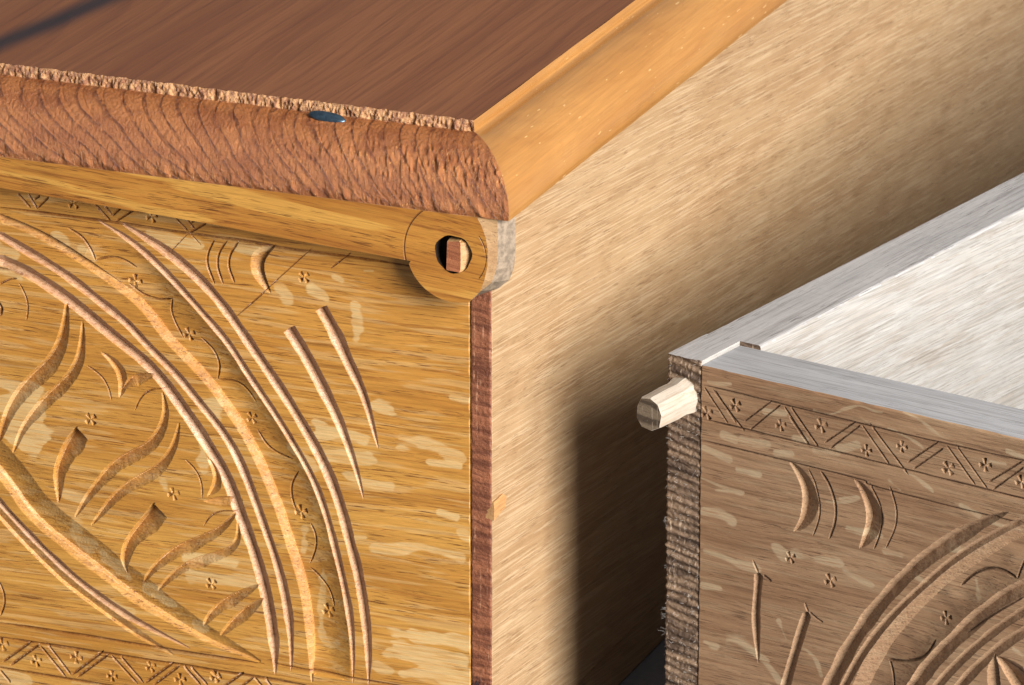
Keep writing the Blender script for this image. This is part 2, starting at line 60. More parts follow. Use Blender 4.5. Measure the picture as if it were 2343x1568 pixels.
RIGHT_FLECK=[(2.6,[(7.6,115.8),(11.3,115.1)]),(3,[(13.9,115.8),(21.6,116.6)]),(2.0,[(24.6,114.0),(29.7,114.9)]),(2.4,[(36.9,117.6),(44.5,118.1)]),(3.2,[(45.2,120.0),(50.6,122.2)]),(2.4,[(12.2,106.3),(19.2,106.8)]),(2,[(1.3,111.0),(5.4,109.8),(9.5,109.0)]),(1.8,[(0.7,101.4),(7.0,100.5),(13.7,99.9)]),(1,[(2.2,130.5),(5.1,130.5),(9.6,131.4)]),(1.8,[(21.1,125.8),(27.3,126.5)]),(0.8,[(32.2,135.4),(37.6,136.2),(42.3,136.2)]),(3.2,[(1.7,92.6),(6.2,92.5),(10.8,90.9)]),(2.2,[(1.8,79.9),(7.2,80.0),(12.2,78.8)]),(3,[(13.0,78.7),(18.8,78.5)]),(2,[(1.5,69.6),(6.9,70.1)]),(3.6,[(25.6,86.4),(27.7,84.6)]),(3.6,[(31.7,86.3),(39.0,86.0),(45.1,85.9)]),(2.6,[(47.2,84.2),(56.0,82.5)]),(3.4,[(2.2,52.7),(5.5,52.0)]),(3,[(9.6,55.2),(15.0,55.4),(19.2,53.3)]),(3,[(19.2,53.3),(24.2,50.0),(27.2,46.5)]),(1.6,[(26.4,64.5),(29.0,59.8)]),(1.8,[(33.9,58.7),(38.0,57.0),(40.6,52.0)]),(1.8,[(41.1,103.5),(46.7,104.4),(51.5,106.9)]),(2,[(48.1,97.0),(54.1,97.2)]),(1,[(5.3,99.0),(14.3,100.2)]),(3,[(60.5,93.1),(65.3,93.1)]),(2.4,[(69.0,88.1),(74.2,86.3)]),(2,[(80.2,98.7),(83.3,99.0)]),(2,[(55.7,96.8),(58.8,97.2)]),(1.6,[(83.7,111.8),(89.2,110.1)]),(1.2,[(92.4,109.0),(101.7,108.6)]),(2,[(87.9,90.5),(89.6,85.8)]),(2,[(101.3,73.9),(104.1,72.4)]),(0.9,[(36.5,129.3),(41.9,129.1),(47.9,132.5),(51.6,134.0),(55.4,133.0),(58.3,133.3)]),(1.2,[(64.8,134.6),(71.1,133.4),(74.9,130.8),(79.3,129.7),(83.7,129.2)]),(1,[(63.4,128.3),(67.8,127.5),(71.3,125.7)]),(1.1,[(65.6,117.5),(70.0,116.7),(74.8,113.7)]),(1.4,[(97.5,130.4),(102.6,129.8),(108.2,129.9)]),(0.8,[(89.7,135.6),(95.2,135.6)]),(0.7,[(51.7,130.3),(54.3,129.2)]),(1.3,[(45.6,105.3),(51.0,107.1)]),(0.8,[(60.3,129.1),(63.1,128.8)]),(1,[(92.4,126.2),(97.0,126.6)]),(1.6,[(61.0,113.9),(64.5,112.1)]),(2.2,[(30.9,119.6),(34.1,120.0)])]

# ------------------------------------------------------------------ numeric helpers
rng = np.random.default_rng(7)

def hash2(ix, iy, seed):
    n = (ix.astype(np.int64) * 374761393 + iy.astype(np.int64) * 668265263 + seed * 1442695041) & 0xffffffff
    n = ((n ^ (n >> 13)) * 1274126177) & 0xffffffff
    return ((n ^ (n >> 16)) & 0xffff) / 65535.0

def vnoise(x, y, seed=0):
    x, y = np.broadcast_arrays(np.asarray(x, float), np.asarray(y, float))
    xi = np.floor(x); yi = np.floor(y); fx = x - xi; fy = y - yi
    fx = fx * fx * (3 - 2 * fx); fy = fy * fy * (3 - 2 * fy)
    a = hash2(xi, yi, seed); b = hash2(xi + 1, yi, seed); c = hash2(xi, yi + 1, seed); d = hash2(xi + 1, yi + 1, seed)
    return (a * (1 - fx) + b * fx) * (1 - fy) + (c * (1 - fx) + d * fx) * fy - 0.5

def spline(pts, step):
    p = np.array(pts, float)
    if len(p) == 2:
        n = max(2, int(np.hypot(*(p[1] - p[0])) / step))
        t = np.linspace(0, 1, n + 1)[:, None]
        return p[0] * (1 - t) + p[1] * t
    q = np.vstack([2 * p[0] - p[1], p, 2 * p[-1] - p[-2]])
    out = []
    for i in range(1, len(q) - 2):
        n = max(1, int(np.hypot(*(q[i + 1] - q[i])) / step))
        t = (np.arange(n) / n)[:, None]
        out.append(0.5 * (2 * q[i] + (q[i + 1] - q[i - 1]) * t + (2 * q[i - 1] - 5 * q[i] + 4 * q[i + 1] - q[i + 2]) * t * t
                          + (3 * q[i] - q[i - 1] - 3 * q[i + 1] + q[i + 2]) * t ** 3))
    out.append(q[-2:-1])
    return np.vstack(out)

def stroke_field(x, z, pts, reach, off=0.0):
    """signed distance to a polyline, and the position along it, on the grid x by z"""
    p = spline(pts, 0.8)
    if len(p) > 8:                      # ease the hand-traced wobble
        for _ in range(70 if len(p) > 70 else 40 if len(p) > 38 else 6):
            p[1:-1] = 0.25 * p[:-2] + 0.5 * p[1:-1] + 0.25 * p[2:]
    if off:
        d_ = np.gradient(p, axis=0); d_ /= np.hypot(d_[:, 0], d_[:, 1])[:, None] + 1e-9
        p = p + off * np.stack([-d_[:, 1], d_[:, 0]], 1)
    seg = np.hypot(*(np.diff(p, axis=0).T)); s = np.concatenate([[0], np.cumsum(seg)]); tot = max(s[-1], 1e-6)
    i0 = max(0, np.searchsorted(x, p[:, 0].min() - reach)); i1 = min(len(x), np.searchsorted(x, p[:, 0].max() + reach))
    j0 = max(0, np.searchsorted(z, p[:, 1].min() - reach)); j1 = min(len(z), np.searchsorted(z, p[:, 1].max() + reach))
    if i1 - i0 < 2 or j1 - j0 < 2:
        return None
    D = np.full((i1 - i0, j1 - j0), 1e9); T = np.zeros_like(D); SG = np.ones_like(D)
    for k in range(len(p) - 1):
        a, b = p[k], p[k + 1]
        if seg[k] < 1e-9: continue
        ia = max(i0, np.searchsorted(x, min(a[0], b[0]) - reach)); ib = min(i1, np.searchsorted(x, max(a[0], b[0]) + reach))
        ja = max(j0, np.searchsorted(z, min(a[1], b[1]) - reach)); jb = min(j1, np.searchsorted(z, max(a[1], b[1]) + reach))
        if ib <= ia or jb <= ja: continue
        gx = x[ia:ib, None] - a[0]; gz = z[None, ja:jb] - a[1]
        d = b - a
        t = np.clip((gx * d[0] + gz * d[1]) / seg[k] ** 2, 0, 1)
        dd = np.hypot(gx - t * d[0], gz - t * d[1])
        w = (slice(ia - i0, ib - i0), slice(ja - j0, jb - j0))
        m = dd < D[w]
        D[w] = np.where(m, dd, D[w]); T[w] = np.where(m, (s[k] + t * seg[k]) / tot, T[w])
        SG[w] = np.where(m, np.sign(d[0] * gz - d[1] * gx), SG[w])
    return i0, i1, j0, j1, D, T, SG, tot

def carve(x, z, cuts, punches, flecks, seed, u0):
    H = np.zeros((len(x), len(z))); CUT = np.zeros_like(H); LINE = np.zeros_like(H); FL = np.zeros_like(H)
    for k, cut_ in enumerate(cuts):
        kind, w, d, ta, tb, side, pts = cut_[:7]
        if kind == 'b':                                   # hollow between two lines: deep at the first, rising in a curve to the second
            fa = stroke_field(x, z, pts, w, side); fb = stroke_field(x, z, cut_[8], w, cut_[7])
            i0, i1 = max(fa[0], fb[0]), min(fa[1], fb[1]); j0, j1 = max(fa[2], fb[2]), min(fa[3], fb[3])
            ca = (slice(i0 - fa[0], i1 - fa[0]), slice(j0 - fa[2], j1 - fa[2])); cb = (slice(i0 - fb[0], i1 - fb[0]), slice(j0 - fb[2], j1 - fb[2]))
            Da, Ta, Sa = fa[4][ca], fa[5][ca], fa[6][ca]; Db, Sb = fb[4][cb], fb[6][cb]
            Tb = fb[5][cb]
            m = (Sa > 0) & (Sb < 0) & (Da < 1e8) & (Db < 1e8) & (Ta > .004) & (Ta < .996) & (Tb > .004) & (Tb < .996)
            t_ = np.where(m, Da / (Da + Db + 1e-6), 1)
            env = np.clip(np.minimum(Ta / max(ta, 1e-3), (1 - Ta) / max(tb, 1e-3)), 0, 1) ** .6
            X = x[i0:i1, None] + 0 * Da; Z = z[None, j0:j1] + 0 * Da
            env = env * np.clip(Tb / .16, 0, 1)
            dep = d * env * (1 - t_ ** 2.4) * (1 + .18 * vnoise(X / 5, Z / 5, seed + 13))
            sl = (slice(i0, i1), slice(j0, j1))
            H[sl] = np.where(m, np.minimum(H[sl], -dep), H[sl])
            continue
        half = w * 0.5 if kind in 'ghv' else w
        f = stroke_field(x, z, pts, half * 1.35 + 0.6, side if kind == 'r' else 0.0)
        if f is None: continue
        i0, i1, j0, j1, D, T, SG, tot = f
        sl = (slice(i0, i1), slice(j0, j1))
        e = 0.62
        env = np.clip(np.minimum((T / max(ta, 1e-3)), ((1 - T) / max(tb, 1e-3))), 0, 1) ** e
        jig = 1 + 0.22 * vnoise(T * tot / 5.0, T * 0 + k, seed + k) + .06 * vnoise(T * tot / 1.1, T * 0 + k + 3, seed + k)          # the hand's uneven pressure
        if w > 6 or kind == 'r': jig = 1 + .10 * vnoise(T * tot / 9.0, T * 0 + k, seed + k)
        hw = half * env * jig + 1e-4
        X = x[i0:i1, None] + 0 * D; Z = z[None, j0:j1] + 0 * D
        rough = vnoise(X / 0.45, Z / 0.3, seed + 31)
        facet = vnoise(T * tot / 2.6, T * 0, seed + k + 77)
        if kind == 'g':                                   # gouge cut: one steep wall, the other a rounded rise
            u = np.where(SG == 0, 1, SG) * D / hw; q = np.abs(u)
            prof = np.interp(u, (-1, u0, u0 + .08, .6, 1), (0, 1, .98, .36, 0))
            dep = d * env * prof * (1 + 0.15 * facet) + np.where(q < .95, 0.06 * rough, 0) * prof
            dep = np.where(q < 1, dep, 0)
            CUT[sl] = np.maximum(CUT[sl], np.clip((1.03 - q) * 6, 0, 1) * (env > 0.02))
        elif kind == 'v':
            q = D / hw
            dep = d * (0.3 + 0.7 * env) * np.clip(1 - q, 0, 1) ** 0.9 * (1 + 0.5 * facet)
            LINE[sl] = np.maximum(LINE[sl], np.clip(1.5 - q, 0, 1) * (0.75 + 0.5 * rough))
        else:                                             # one steep wall, one long slope
            sd = np.where(SG == 0, 1, SG) * (-1 if kind == 'r' else side)
            q = D / hw
            steep = np.clip(D / 0.6, 0, 1)
            dep = np.where(sd > 0, np.clip(1 - q ** (1.0 if kind == 'r' else 1.4 if w > 6 else 1.0), 0, 1), np.clip(1 - steep, 0, 1)) * d * (0.2 + 0.8 * env)
            dep = dep * (1 + (0.06 if w > 6 or kind == 'r' else 0.10) * facet) + np.where((sd > 0) & (q < 1), 0.07 * rough, 0)
            CUT[sl] = np.maximum(CUT[sl], np.where(sd > 0, np.clip((1.0 - q) * 4, 0, 1), np.clip(1 - steep, 0, 1)) * (0.3 if kind == 'r' else 0.0 if w > 6 else 0.25))
        if kind == 'r':
            H[sl] = np.minimum(H[sl], -np.clip(dep, 0, None))
        elif kind == 'v':
            H[sl] = H[sl] - np.clip(dep, 0, None)
        else:
            H[sl] = np.minimum(H[sl], np.where(dep > 0, H[sl] * 0.35 - dep, H[sl]))
    for k, (px, pz) in enumerate(punches):                # four-lobed iron punch
        i0, i1 = np.searchsorted(x, [px - 3, px + 3]); j0, j1 = np.searchsorted(z, [pz - 3, pz + 3])
        if i1 - i0 < 3 or j1 - j0 < 3: continue
        X = x[i0:i1, None] - px; Z = z[None, j0:j1] - pz
        r = np.hypot(X, Z); th = np.arctan2(Z, X) - 0.35 - 0.5 * (hash2(np.array([k]), np.array([seed]), 3)[0] - .5)
        hk = lambda q_: hash2(np.array([k]), np.array([seed]), q_)[0]
        R = 1.75 + .45 * hk(21); th = th + .6 * (hk(22) - .5)
        lobe = np.clip((np.cos(4 * th) - 0.05 + .25 * (hk(23) - .5)) * 2.6, 0, 1) * np.clip((R - r) / 0.3, 0, 1)
        uneven = 0.75 + 0.35 * np.cos(th + 6.28 * hk(24))                     # struck a little off square
        mask = lobe * np.clip(0.1 + (r / R) ** 1.1, 0, 1) * uneven
        amp = 0.7 + 0.6 * hk(5)
        lift = np.clip(1 - np.abs(r - .75) / .7, 0, 1) * np.clip(-np.cos(4 * th), 0, 1) * .12
        H[i0:i1, j0:j1] += lift - 1.15 * amp * mask
        CUT[i0:i1, j0:j1] = np.maximum(CUT[i0:i1, j0:j1], 0.5 * mask)
    for k, (w, pts) in enumerate(flecks):
        f = stroke_field(x, z, pts, w * 0.75 + 1.0)
        if f is None: continue
        i0, i1, j0, j1, D, T, SG, tot = f
        X = x[i0:i1, None] + 0 * D; Z = z[None, j0:j1] + 0 * D
        wob = w * 0.34 * (vnoise(X / 9.0, Z / 2.4, seed + 5) + 0.25 * vnoise(X / 3.0, Z / .8, seed + 6)) * 2
        m = np.clip((w * 0.42 + wob - D) / min(.8, .2 + .2 * w) + .35, 0, 1); m = m * m * (3 - 2 * m)
        m = np.clip(m * (0.95 + 1.0 * vnoise(X / 11., Z / .45, seed + 7) + .5 * vnoise(X / 5., Z / 1.4, seed + 8)), 0, 1)
        FL[i0:i1, j0:j1] = np.maximum(FL[i0:i1, j0:j1], m * (0.75 + 0.25 * hash2(np.array([k]), np.array([seed]), 9)[0]))
    return H, CUT, LINE, FL

class Mesh:
    """collects pieces of ONE object (millimetres) and links them as one mesh"""
    def __init__(self):
        self.v = []; self.f = []; self.mi = []; self.sm = []; self.at = {}; self.n = 0
    def add(self, verts, faces, mat=0, smooth=False, **attrs):
        verts = np.asarray(verts, float)
        self.v.append(verts)
        if isinstance(faces, np.ndarray):
            self.f.append(faces + self.n); k = len(faces)
        else:
            self.f.append([tuple(i + self.n for i in f) for f in faces]); k = len(faces)
        self.mi.append(np.full(k, mat, np.int32)); self.sm.append(np.full(k, smooth, bool))
        for key_, val in attrs.items():
            self.at.setdefault(key_, []).append((self.n, np.asarray(val, np.float32).ravel()))
        self.n += len(verts)
    def grid(self, P, mat=0, smooth=True, flip=False, **attrs):
        a, b = P.shape[:2]
        idx = np.arange(a * b).reshape(a, b)
        q = np.stack([idx[:-1, :-1], idx[1:, :-1], idx[1:, 1:], idx[:-1, 1:]], -1).reshape(-1, 4)
        if flip: q = q[:, ::-1]
        self.add(P.reshape(-1, 3), q, mat, smooth, **attrs)
    def box(self, x0, x1, y0, y1, z0, z1, mat=0, skip=''):
        V = [(x, y, z) for x in (x0, x1) for y in (y0, y1) for z in (z0, z1)]
        F = {'x': (0, 1, 3, 2), 'X': (4, 6, 7, 5), 'y': (0, 4, 5, 1), 'Y': (2, 3, 7, 6), 'z': (0, 2, 6, 4), 'Z': (1, 5, 7, 3)}
        self.add(V, [F[k] for k in F if k not in skip], mat)
    def extrude_y(self, prof, ys, mat=0, caps='ab', jitter=0.0, seed=0, capmat=None):
        """extrude a closed xz outline (counter-clockwise seen from -Y) along y"""
        prof = np.array(prof, float); n = len(prof); ys = np.asarray(ys, float)
        P = np.zeros((len(ys), n, 3))
        P[..., 0] = prof[:, 0]; P[..., 2] = prof[:, 1]; P[..., 1] = ys[:, None]
        if jitter:
            k = np.arange(n)[None, :] * 3.7
            P[..., 0] += jitter * vnoise(ys[:, None] / 3.1, k, seed); P[..., 2] += jitter * vnoise(ys[:, None] / 2.3, k, seed + 1)
        idx = np.arange(len(ys) * n).reshape(len(ys), n); nx = np.roll(idx, -1, 1)
        q = np.stack([idx[:-1], idx[1:], nx[1:], nx[:-1]], -1).reshape(-1, 4)
        self.add(P.reshape(-1, 3), q[:, ::-1], mat)
        cm = mat if capmat is None else capmat
        if 'a' in caps: self.add(P[0], [tuple(range(n))], cm)
        if 'b' in caps: self.add(P[-1], [tuple(range(n))[::-1]], cm)
    def build(self, name, mats, parent=None):
        V = np.vstack(self.v) * MM
        quads = []; 
        nloop = []; flat = []
        for f in self.f:
            if isinstance(f, np.ndarray):
                nloop.append(np.full(len(f), f.shape[1], np.int32)); flat.append(f.ravel())
            else:
                nloop.append(np.array([len(t) for t in f], np.int32)); flat.append(np.array([i for t in f for i in t]))
        nl = np.concatenate(nloop); fl = np.concatenate(flat).astype(np.int32)
        me = bpy.data.meshes.new(name)
        me.vertices.add(len(V)); me.vertices.foreach_set("co", V.ravel())
        me.loops.add(len(fl)); me.loops.foreach_set("vertex_index", fl)
        me.polygons.add(len(nl))
        me.polygons.foreach_set("loop_start", np.concatenate([[0], np.cumsum(nl)[:-1]]).astype(np.int32))
        me.polygons.foreach_set("loop_total", nl)
        me.polygons.foreach_set("material_index", np.concatenate(self.mi))
        me.update(calc_edges=True)
        me.polygons.foreach_set("use_smooth", np.concatenate(self.sm))
        for key_, parts in self.at.items():
            arr = np.zeros(len(V), np.float32)
            for st, val in parts: arr[st:st + len(val)] = val
            a = me.attributes.new(key_, 'FLOAT', 'POINT'); a.data.foreach_set("value", arr)
        me.validate(); me.update()
        for m in (mats if isinstance(mats, (list, tuple)) else [mats]): me.materials.append(m)
        ob = bpy.data.objects.new(name, me); col.objects.link(ob)
        if parent is not None: ob.parent = parent
        return ob

# ------------------------------------------------------------------ materials
class NT:
    def __init__(self, name):
        self.m = bpy.data.materials.new(name); self.m.use_nodes = True
        self.t = self.m.node_tree; self.t.nodes.clear()
        self.out = self.t.nodes.new('ShaderNodeOutputMaterial')
        self.b = self.t.nodes.new('ShaderNodeBsdfPrincipled')
        self.t.links.new(self.b.outputs[0], self.out.inputs[0])
    def set(self, sock, v):
        if isinstance(v, bpy.types.NodeSocket): self.t.links.new(v, sock)
        elif isinstance(v, (tuple, list)) and len(v) == 3 and sock.type == 'RGBA': sock.default_value = (*v, 1)
        else: sock.default_value = v
    def math(self, op, a, b=0.0, c=0.0, clamp=False):
        n = self.t.nodes.new('ShaderNodeMath'); n.operation = op; n.use_clamp = clamp
        for i, v in enumerate((a, b, c)): self.set(n.inputs[i], v)
        return n.outputs[0]
    def mix(self, f, a, b, mode='MIX'):
        n = self.t.nodes.new('ShaderNodeMix'); n.data_type = 'RGBA'; n.blend_type = mode
        self.set(n.inputs[0], f); self.set(n.inputs[6], a); self.set(n.inputs[7], b)
        return n.outputs[2]
    def xyz(self):
        tc = self.t.nodes.new('ShaderNodeTexCoord'); s = self.t.nodes.new('ShaderNodeSeparateXYZ')
        v = self.t.nodes.new('ShaderNodeVectorMath'); v.operation = 'SCALE'; v.inputs['Scale'].default_value = 1000.0
        self.t.links.new(tc.outputs['Object'], v.inputs[0]); self.t.links.new(v.outputs[0], s.inputs[0])
        return s.outputs
    def noise(self, g, p, q, sg, sp, sq=None, detail=2.0, rough=0.5, dist=0.0):
        """noise whose cells are 1/sg by 1/sp by 1/sq millimetres"""
        sq = sp if sq is None else sq
        c = self.t.nodes.new('ShaderNodeCombineXYZ')
        for i, (v, k) in enumerate(((g, sg), (p, sp), (q, sq))): self.t.links.new(self.math('MULTIPLY', v, k), c.inputs[i])
        n = self.t.nodes.new('ShaderNodeTexNoise'); n.inputs['Scale'].default_value = 1.0
        n.inputs['Detail'].default_value = detail; n.inputs['Roughness'].default_value = rough; n.inputs['Distortion'].default_value = dist
        self.t.links.new(c.outputs[0], n.inputs['Vector'])
        return n.outputs[0]
    def ramp(self, v, lo, hi):
        n = self.t.nodes.new('ShaderNodeMapRange'); n.interpolation_type = 'SMOOTHSTEP'; n.clamp = True
        self.set(n.inputs[0], v); n.inputs[1].default_value = lo; n.inputs[2].default_value = hi
        return n.outputs[0]
    def attr(self, name):
        n = self.t.nodes.new('ShaderNodeAttribute'); n.attribute_name = name; return n.outputs['Fac']
    def bump(self, h, strength, dist_mm, prev=None):
        n = self.t.nodes.new('ShaderNodeBump'); n.inputs['Strength'].default_value = strength
        n.inputs['Distance'].default_value = dist_mm * MM; self.set(n.inputs['Height'], h)
        if prev is not None: self.t.links.new(prev, n.inputs['Normal'])
        return n.outputs[0]
    def finish(self, color, rough, normal=None, spec=0.5, coat=0.0):
        self.set(self.b.inputs['Base Color'], color); self.set(self.b.inputs['Roughness'], rough)
        self.b.inputs['Specular IOR Level'].default_value = spec
        self.b.inputs['Coat Weight'].default_value = coat; self.b.inputs['Coat Roughness'].default_value = 0.3
        if normal is not None: self.t.links.new(normal, self.b.inputs['Normal'])
        return self.m

def oak(name, axis, light, dark, streak, pore, fleck=None, fleck_amt=0.0, skew=0.0, carved=False, cut=None, line=None,
        rough=0.45, spec=0.5, fresh=0.0, offs=(0, 0, 0), pore_amt=0.6, streak_amt=0.7, fleck_scale=(.035, .55), coat=0.0, fleck_lo=.53, fleck_hi=.60, warp_mm=9.0, mottle=0.0, saw=0.0, fib=.34, fib_g=.05, warm=None):
    n = NT(name); s = n.xyz()
    order = {'x': (0, 2, 1), 'y': (1, 2, 0), 'z': (2, 0, 1)}[axis]
    g, p, q = (n.math('ADD', s[k], o) for k, o in zip(order, offs))
    warp = n.math('MULTIPLY', n.math('SUBTRACT', n.noise(g, p, q, .012, .03, detail=1), .5), warp_mm)
    p2 = n.math('ADD', n.math('ADD', p, n.math('MULTIPLY', g, skew)), warp)
    q2 = n.math('ADD', q, warp)
    tone = n.ramp(n.noise(g, p2, q2, .013, .10, detail=2), .32, .68)
    c = n.mix(tone, light, dark)
    if warm is not None:   # the board's own redder heartwood side
        wz = n.ramp(n.math('ADD', p, n.math('MULTIPLY', n.noise(g, p2, q2, .012, .06, detail=2), 60.0)), warm[1], warm[2])
        c = n.mix(n.math('MULTIPLY', wz, .5), c, warm[0])
    st = n.ramp(n.noise(g, p2, q2, .020, 1.3, detail=4, rough=.62), .48, .68)
    c = n.mix(n.math('MULTIPLY', st, streak_amt), c, streak)
    st2 = n.noise(g, p2, q2, .05, 2.6, detail=2)
    c = n.mix(n.math('MULTIPLY', n.ramp(st2, .52, .72), streak_amt * .45), c, streak)
    if mottle > 0:      # darker cloudy patches lying across the flecks
        mo = n.ramp(n.noise(g, p2, q2, .05, .11, detail=3, rough=.6), .48, .68)
        c = n.mix(n.math('MULTIPLY', mo, mottle), c, streak)
    if saw > 0:         # upright saw strokes
        sw = n.ramp(n.noise(g, p, q, .28, .012, .01, detail=2), .50, .66)
        c = n.mix(n.math('MULTIPLY', sw, saw * .5), c, light)
    fm = None
    if fleck is not None and fleck_amt > 0:
        f = n.noise(g, p2, q2, fleck_scale[0], fleck_scale[1], detail=2, rough=.5)
        fm = n.math('MULTIPLY', n.ramp(f, fleck_lo, fleck_hi), fleck_amt)
        c = n.mix(fm, c, fleck)
    if carved:
        fa = n.attr('fleck')
        c = n.mix(n.math('MULTIPLY', fa, .78), c, n.mix(n.ramp(st2, .5, .75), fleck, dark))
    po = n.ramp(n.noise(g, p2, q2, .13, 3.0, detail=2, rough=.55), .55, .68)
    gate = n.ramp(n.noise(g, p2, q2, .02, .35, detail=2), .36, .60)
    po = n.math('MULTIPLY', po, gate)
    if carved: po = n.math('MULTIPLY', po, n.math('SUBTRACT', 1.0, n.math('MULTIPLY', fa, .85)))
    c = n.mix(n.math('MULTIPLY', po, pore_amt), c, pore)
    if fib > 0:         # single fibres, light and dark
        fb = n.noise(g, p2, q2, fib_g, 2.6, detail=3, rough=.7)
        fb = n.math('ADD', 1.0 - fib * 2.0, n.math('MULTIPLY', fb, fib * 4.0))
        c = n.mix(1.0, c, fb, 'MULTIPLY')
    R = rough
    nrm = None
    fine = n.noise(g, p, q, .5, 6.0, detail=2)
    hgt = n.math('SUBTRACT', n.math('MULTIPLY', fine, .5), n.math('MULTIPLY', po, .9))
    if carved:
        ca = n.attr('cut'); la = n.attr('line')
        # exposed vessels in the cut: short dashes along the grain over paler torn fibre
        dash = n.ramp(n.noise(g, p, q, .30, 1.7, detail=2, rough=.6), .46, .62)
        dash2 = n.ramp(n.noise(g, p, q, 1.5, 3.2, detail=2, rough=.7), .42, .68)
        cc = n.mix(n.math('MULTIPLY', dash, .7), cut[0], cut[1])
        cc = n.mix(n.math('MULTIPLY', dash2, .12), cc, cut[2])
        c = n.mix(n.math('MULTIPLY', ca, .68), c, cc)
        c = n.mix(n.math('MULTIPLY', la, .85), c, line)
        hgt = n.math('ADD', hgt, n.math('MULTIPLY', n.math('MULTIPLY', ca, n.math('ADD', n.math('MULTIPLY', dash2, .4), dash)), .35))
        R = n.math('ADD', rough, n.math('MULTIPLY', ca, -0.04 if rough < .55 else 0.0))
    if fresh > 0:       # raised, whiskery nap of wood straight off the tool
        sp = n.ramp(n.noise(g, p, q, 1.1, 3.4, detail=3, rough=.75), .66, .78)
        c = n.mix(n.math('MULTIPLY', sp, fresh), c, (.70, .62, .54))
        hgt = n.math('ADD', hgt, n.math('MULTIPLY', sp, .6))
    nrm = n.bump(hgt, .55, .12)
    return n.finish(c, R, nrm, spec, coat)

def end_grain(name, base, dark, pale, xaxis=0, ring=.42, ray=1.3, rough=.5, fuzz=0.0, spec=.4, band=.8, stain=None):
    """sawn end of the board: growth rings lying across the strip, thin rays running up it"""
    n = NT(name); s = n.xyz(); x, y, z = s[xaxis], s[1 - xaxis], s[2]
    zz = n.math('ADD', z, n.math('ADD', n.math('MULTIPLY', x, .12), n.math('MULTIPLY', n.noise(x, z, y, .12, .12), 2.5)))
    r1 = n.ramp(n.noise(zz, x, y, ring, .03, .01, detail=3, rough=.6), .40, .62)
    c = n.mix(n.math('MULTIPLY', r1, band), base, dark)
    pores = n.ramp(n.noise(x, z, y, 2.6, 3.2, detail=2, rough=.6), .55, .68)
    c = n.mix(n.math('MULTIPLY', pores, .55), c, dark)
    big = n.ramp(n.noise(zz, x, y, .10, .02, .01, detail=1), .4, .65)
    c = n.mix(n.math('MULTIPLY', big, .35), c, dark)
    rays = n.ramp(n.noise(x, z, y, ray, .05, .01, detail=1), .60, .68)
    gate = n.ramp(n.noise(x, z, y, .6, .5, detail=2), .42, .6)
    c = n.mix(n.math('MULTIPLY', n.math('MULTIPLY', rays, gate), .6), c, pale)
    if fuzz > 0:
        fz = n.ramp(n.noise(x, z, y, 2.2, 1.6, detail=4, rough=.8), .57, .70)
        c = n.mix(n.math('MULTIPLY', fz, fuzz), c, (.46, .44, .43))
    hgt = n.math('ADD', n.math('MULTIPLY', n.noise(x, z, y, 3, 3, detail=3, rough=.7), 1.0), n.math('MULTIPLY', r1, -.7))
    if stain is not None:
        zs, xs, rad = stain
        d = n.math('SQRT', n.math('ADD', n.math('POWER', n.math('MULTIPLY', n.math('SUBTRACT', z, zs), .28), 2.0), n.math('POWER', n.math('SUBTRACT', x, xs), 2.0)))
        d = n.math('ADD', d, n.math('MULTIPLY', n.math('SUBTRACT', n.noise(x, z, y, 1.2, .8, detail=3), .5), 3.0))
        c = n.mix(n.math('SUBTRACT', 1.0, n.ramp(d, rad * .6, rad)), c, (.012, .010, .014))
    return n.finish(c, rough, n.bump(hgt, .8, .25), spec)

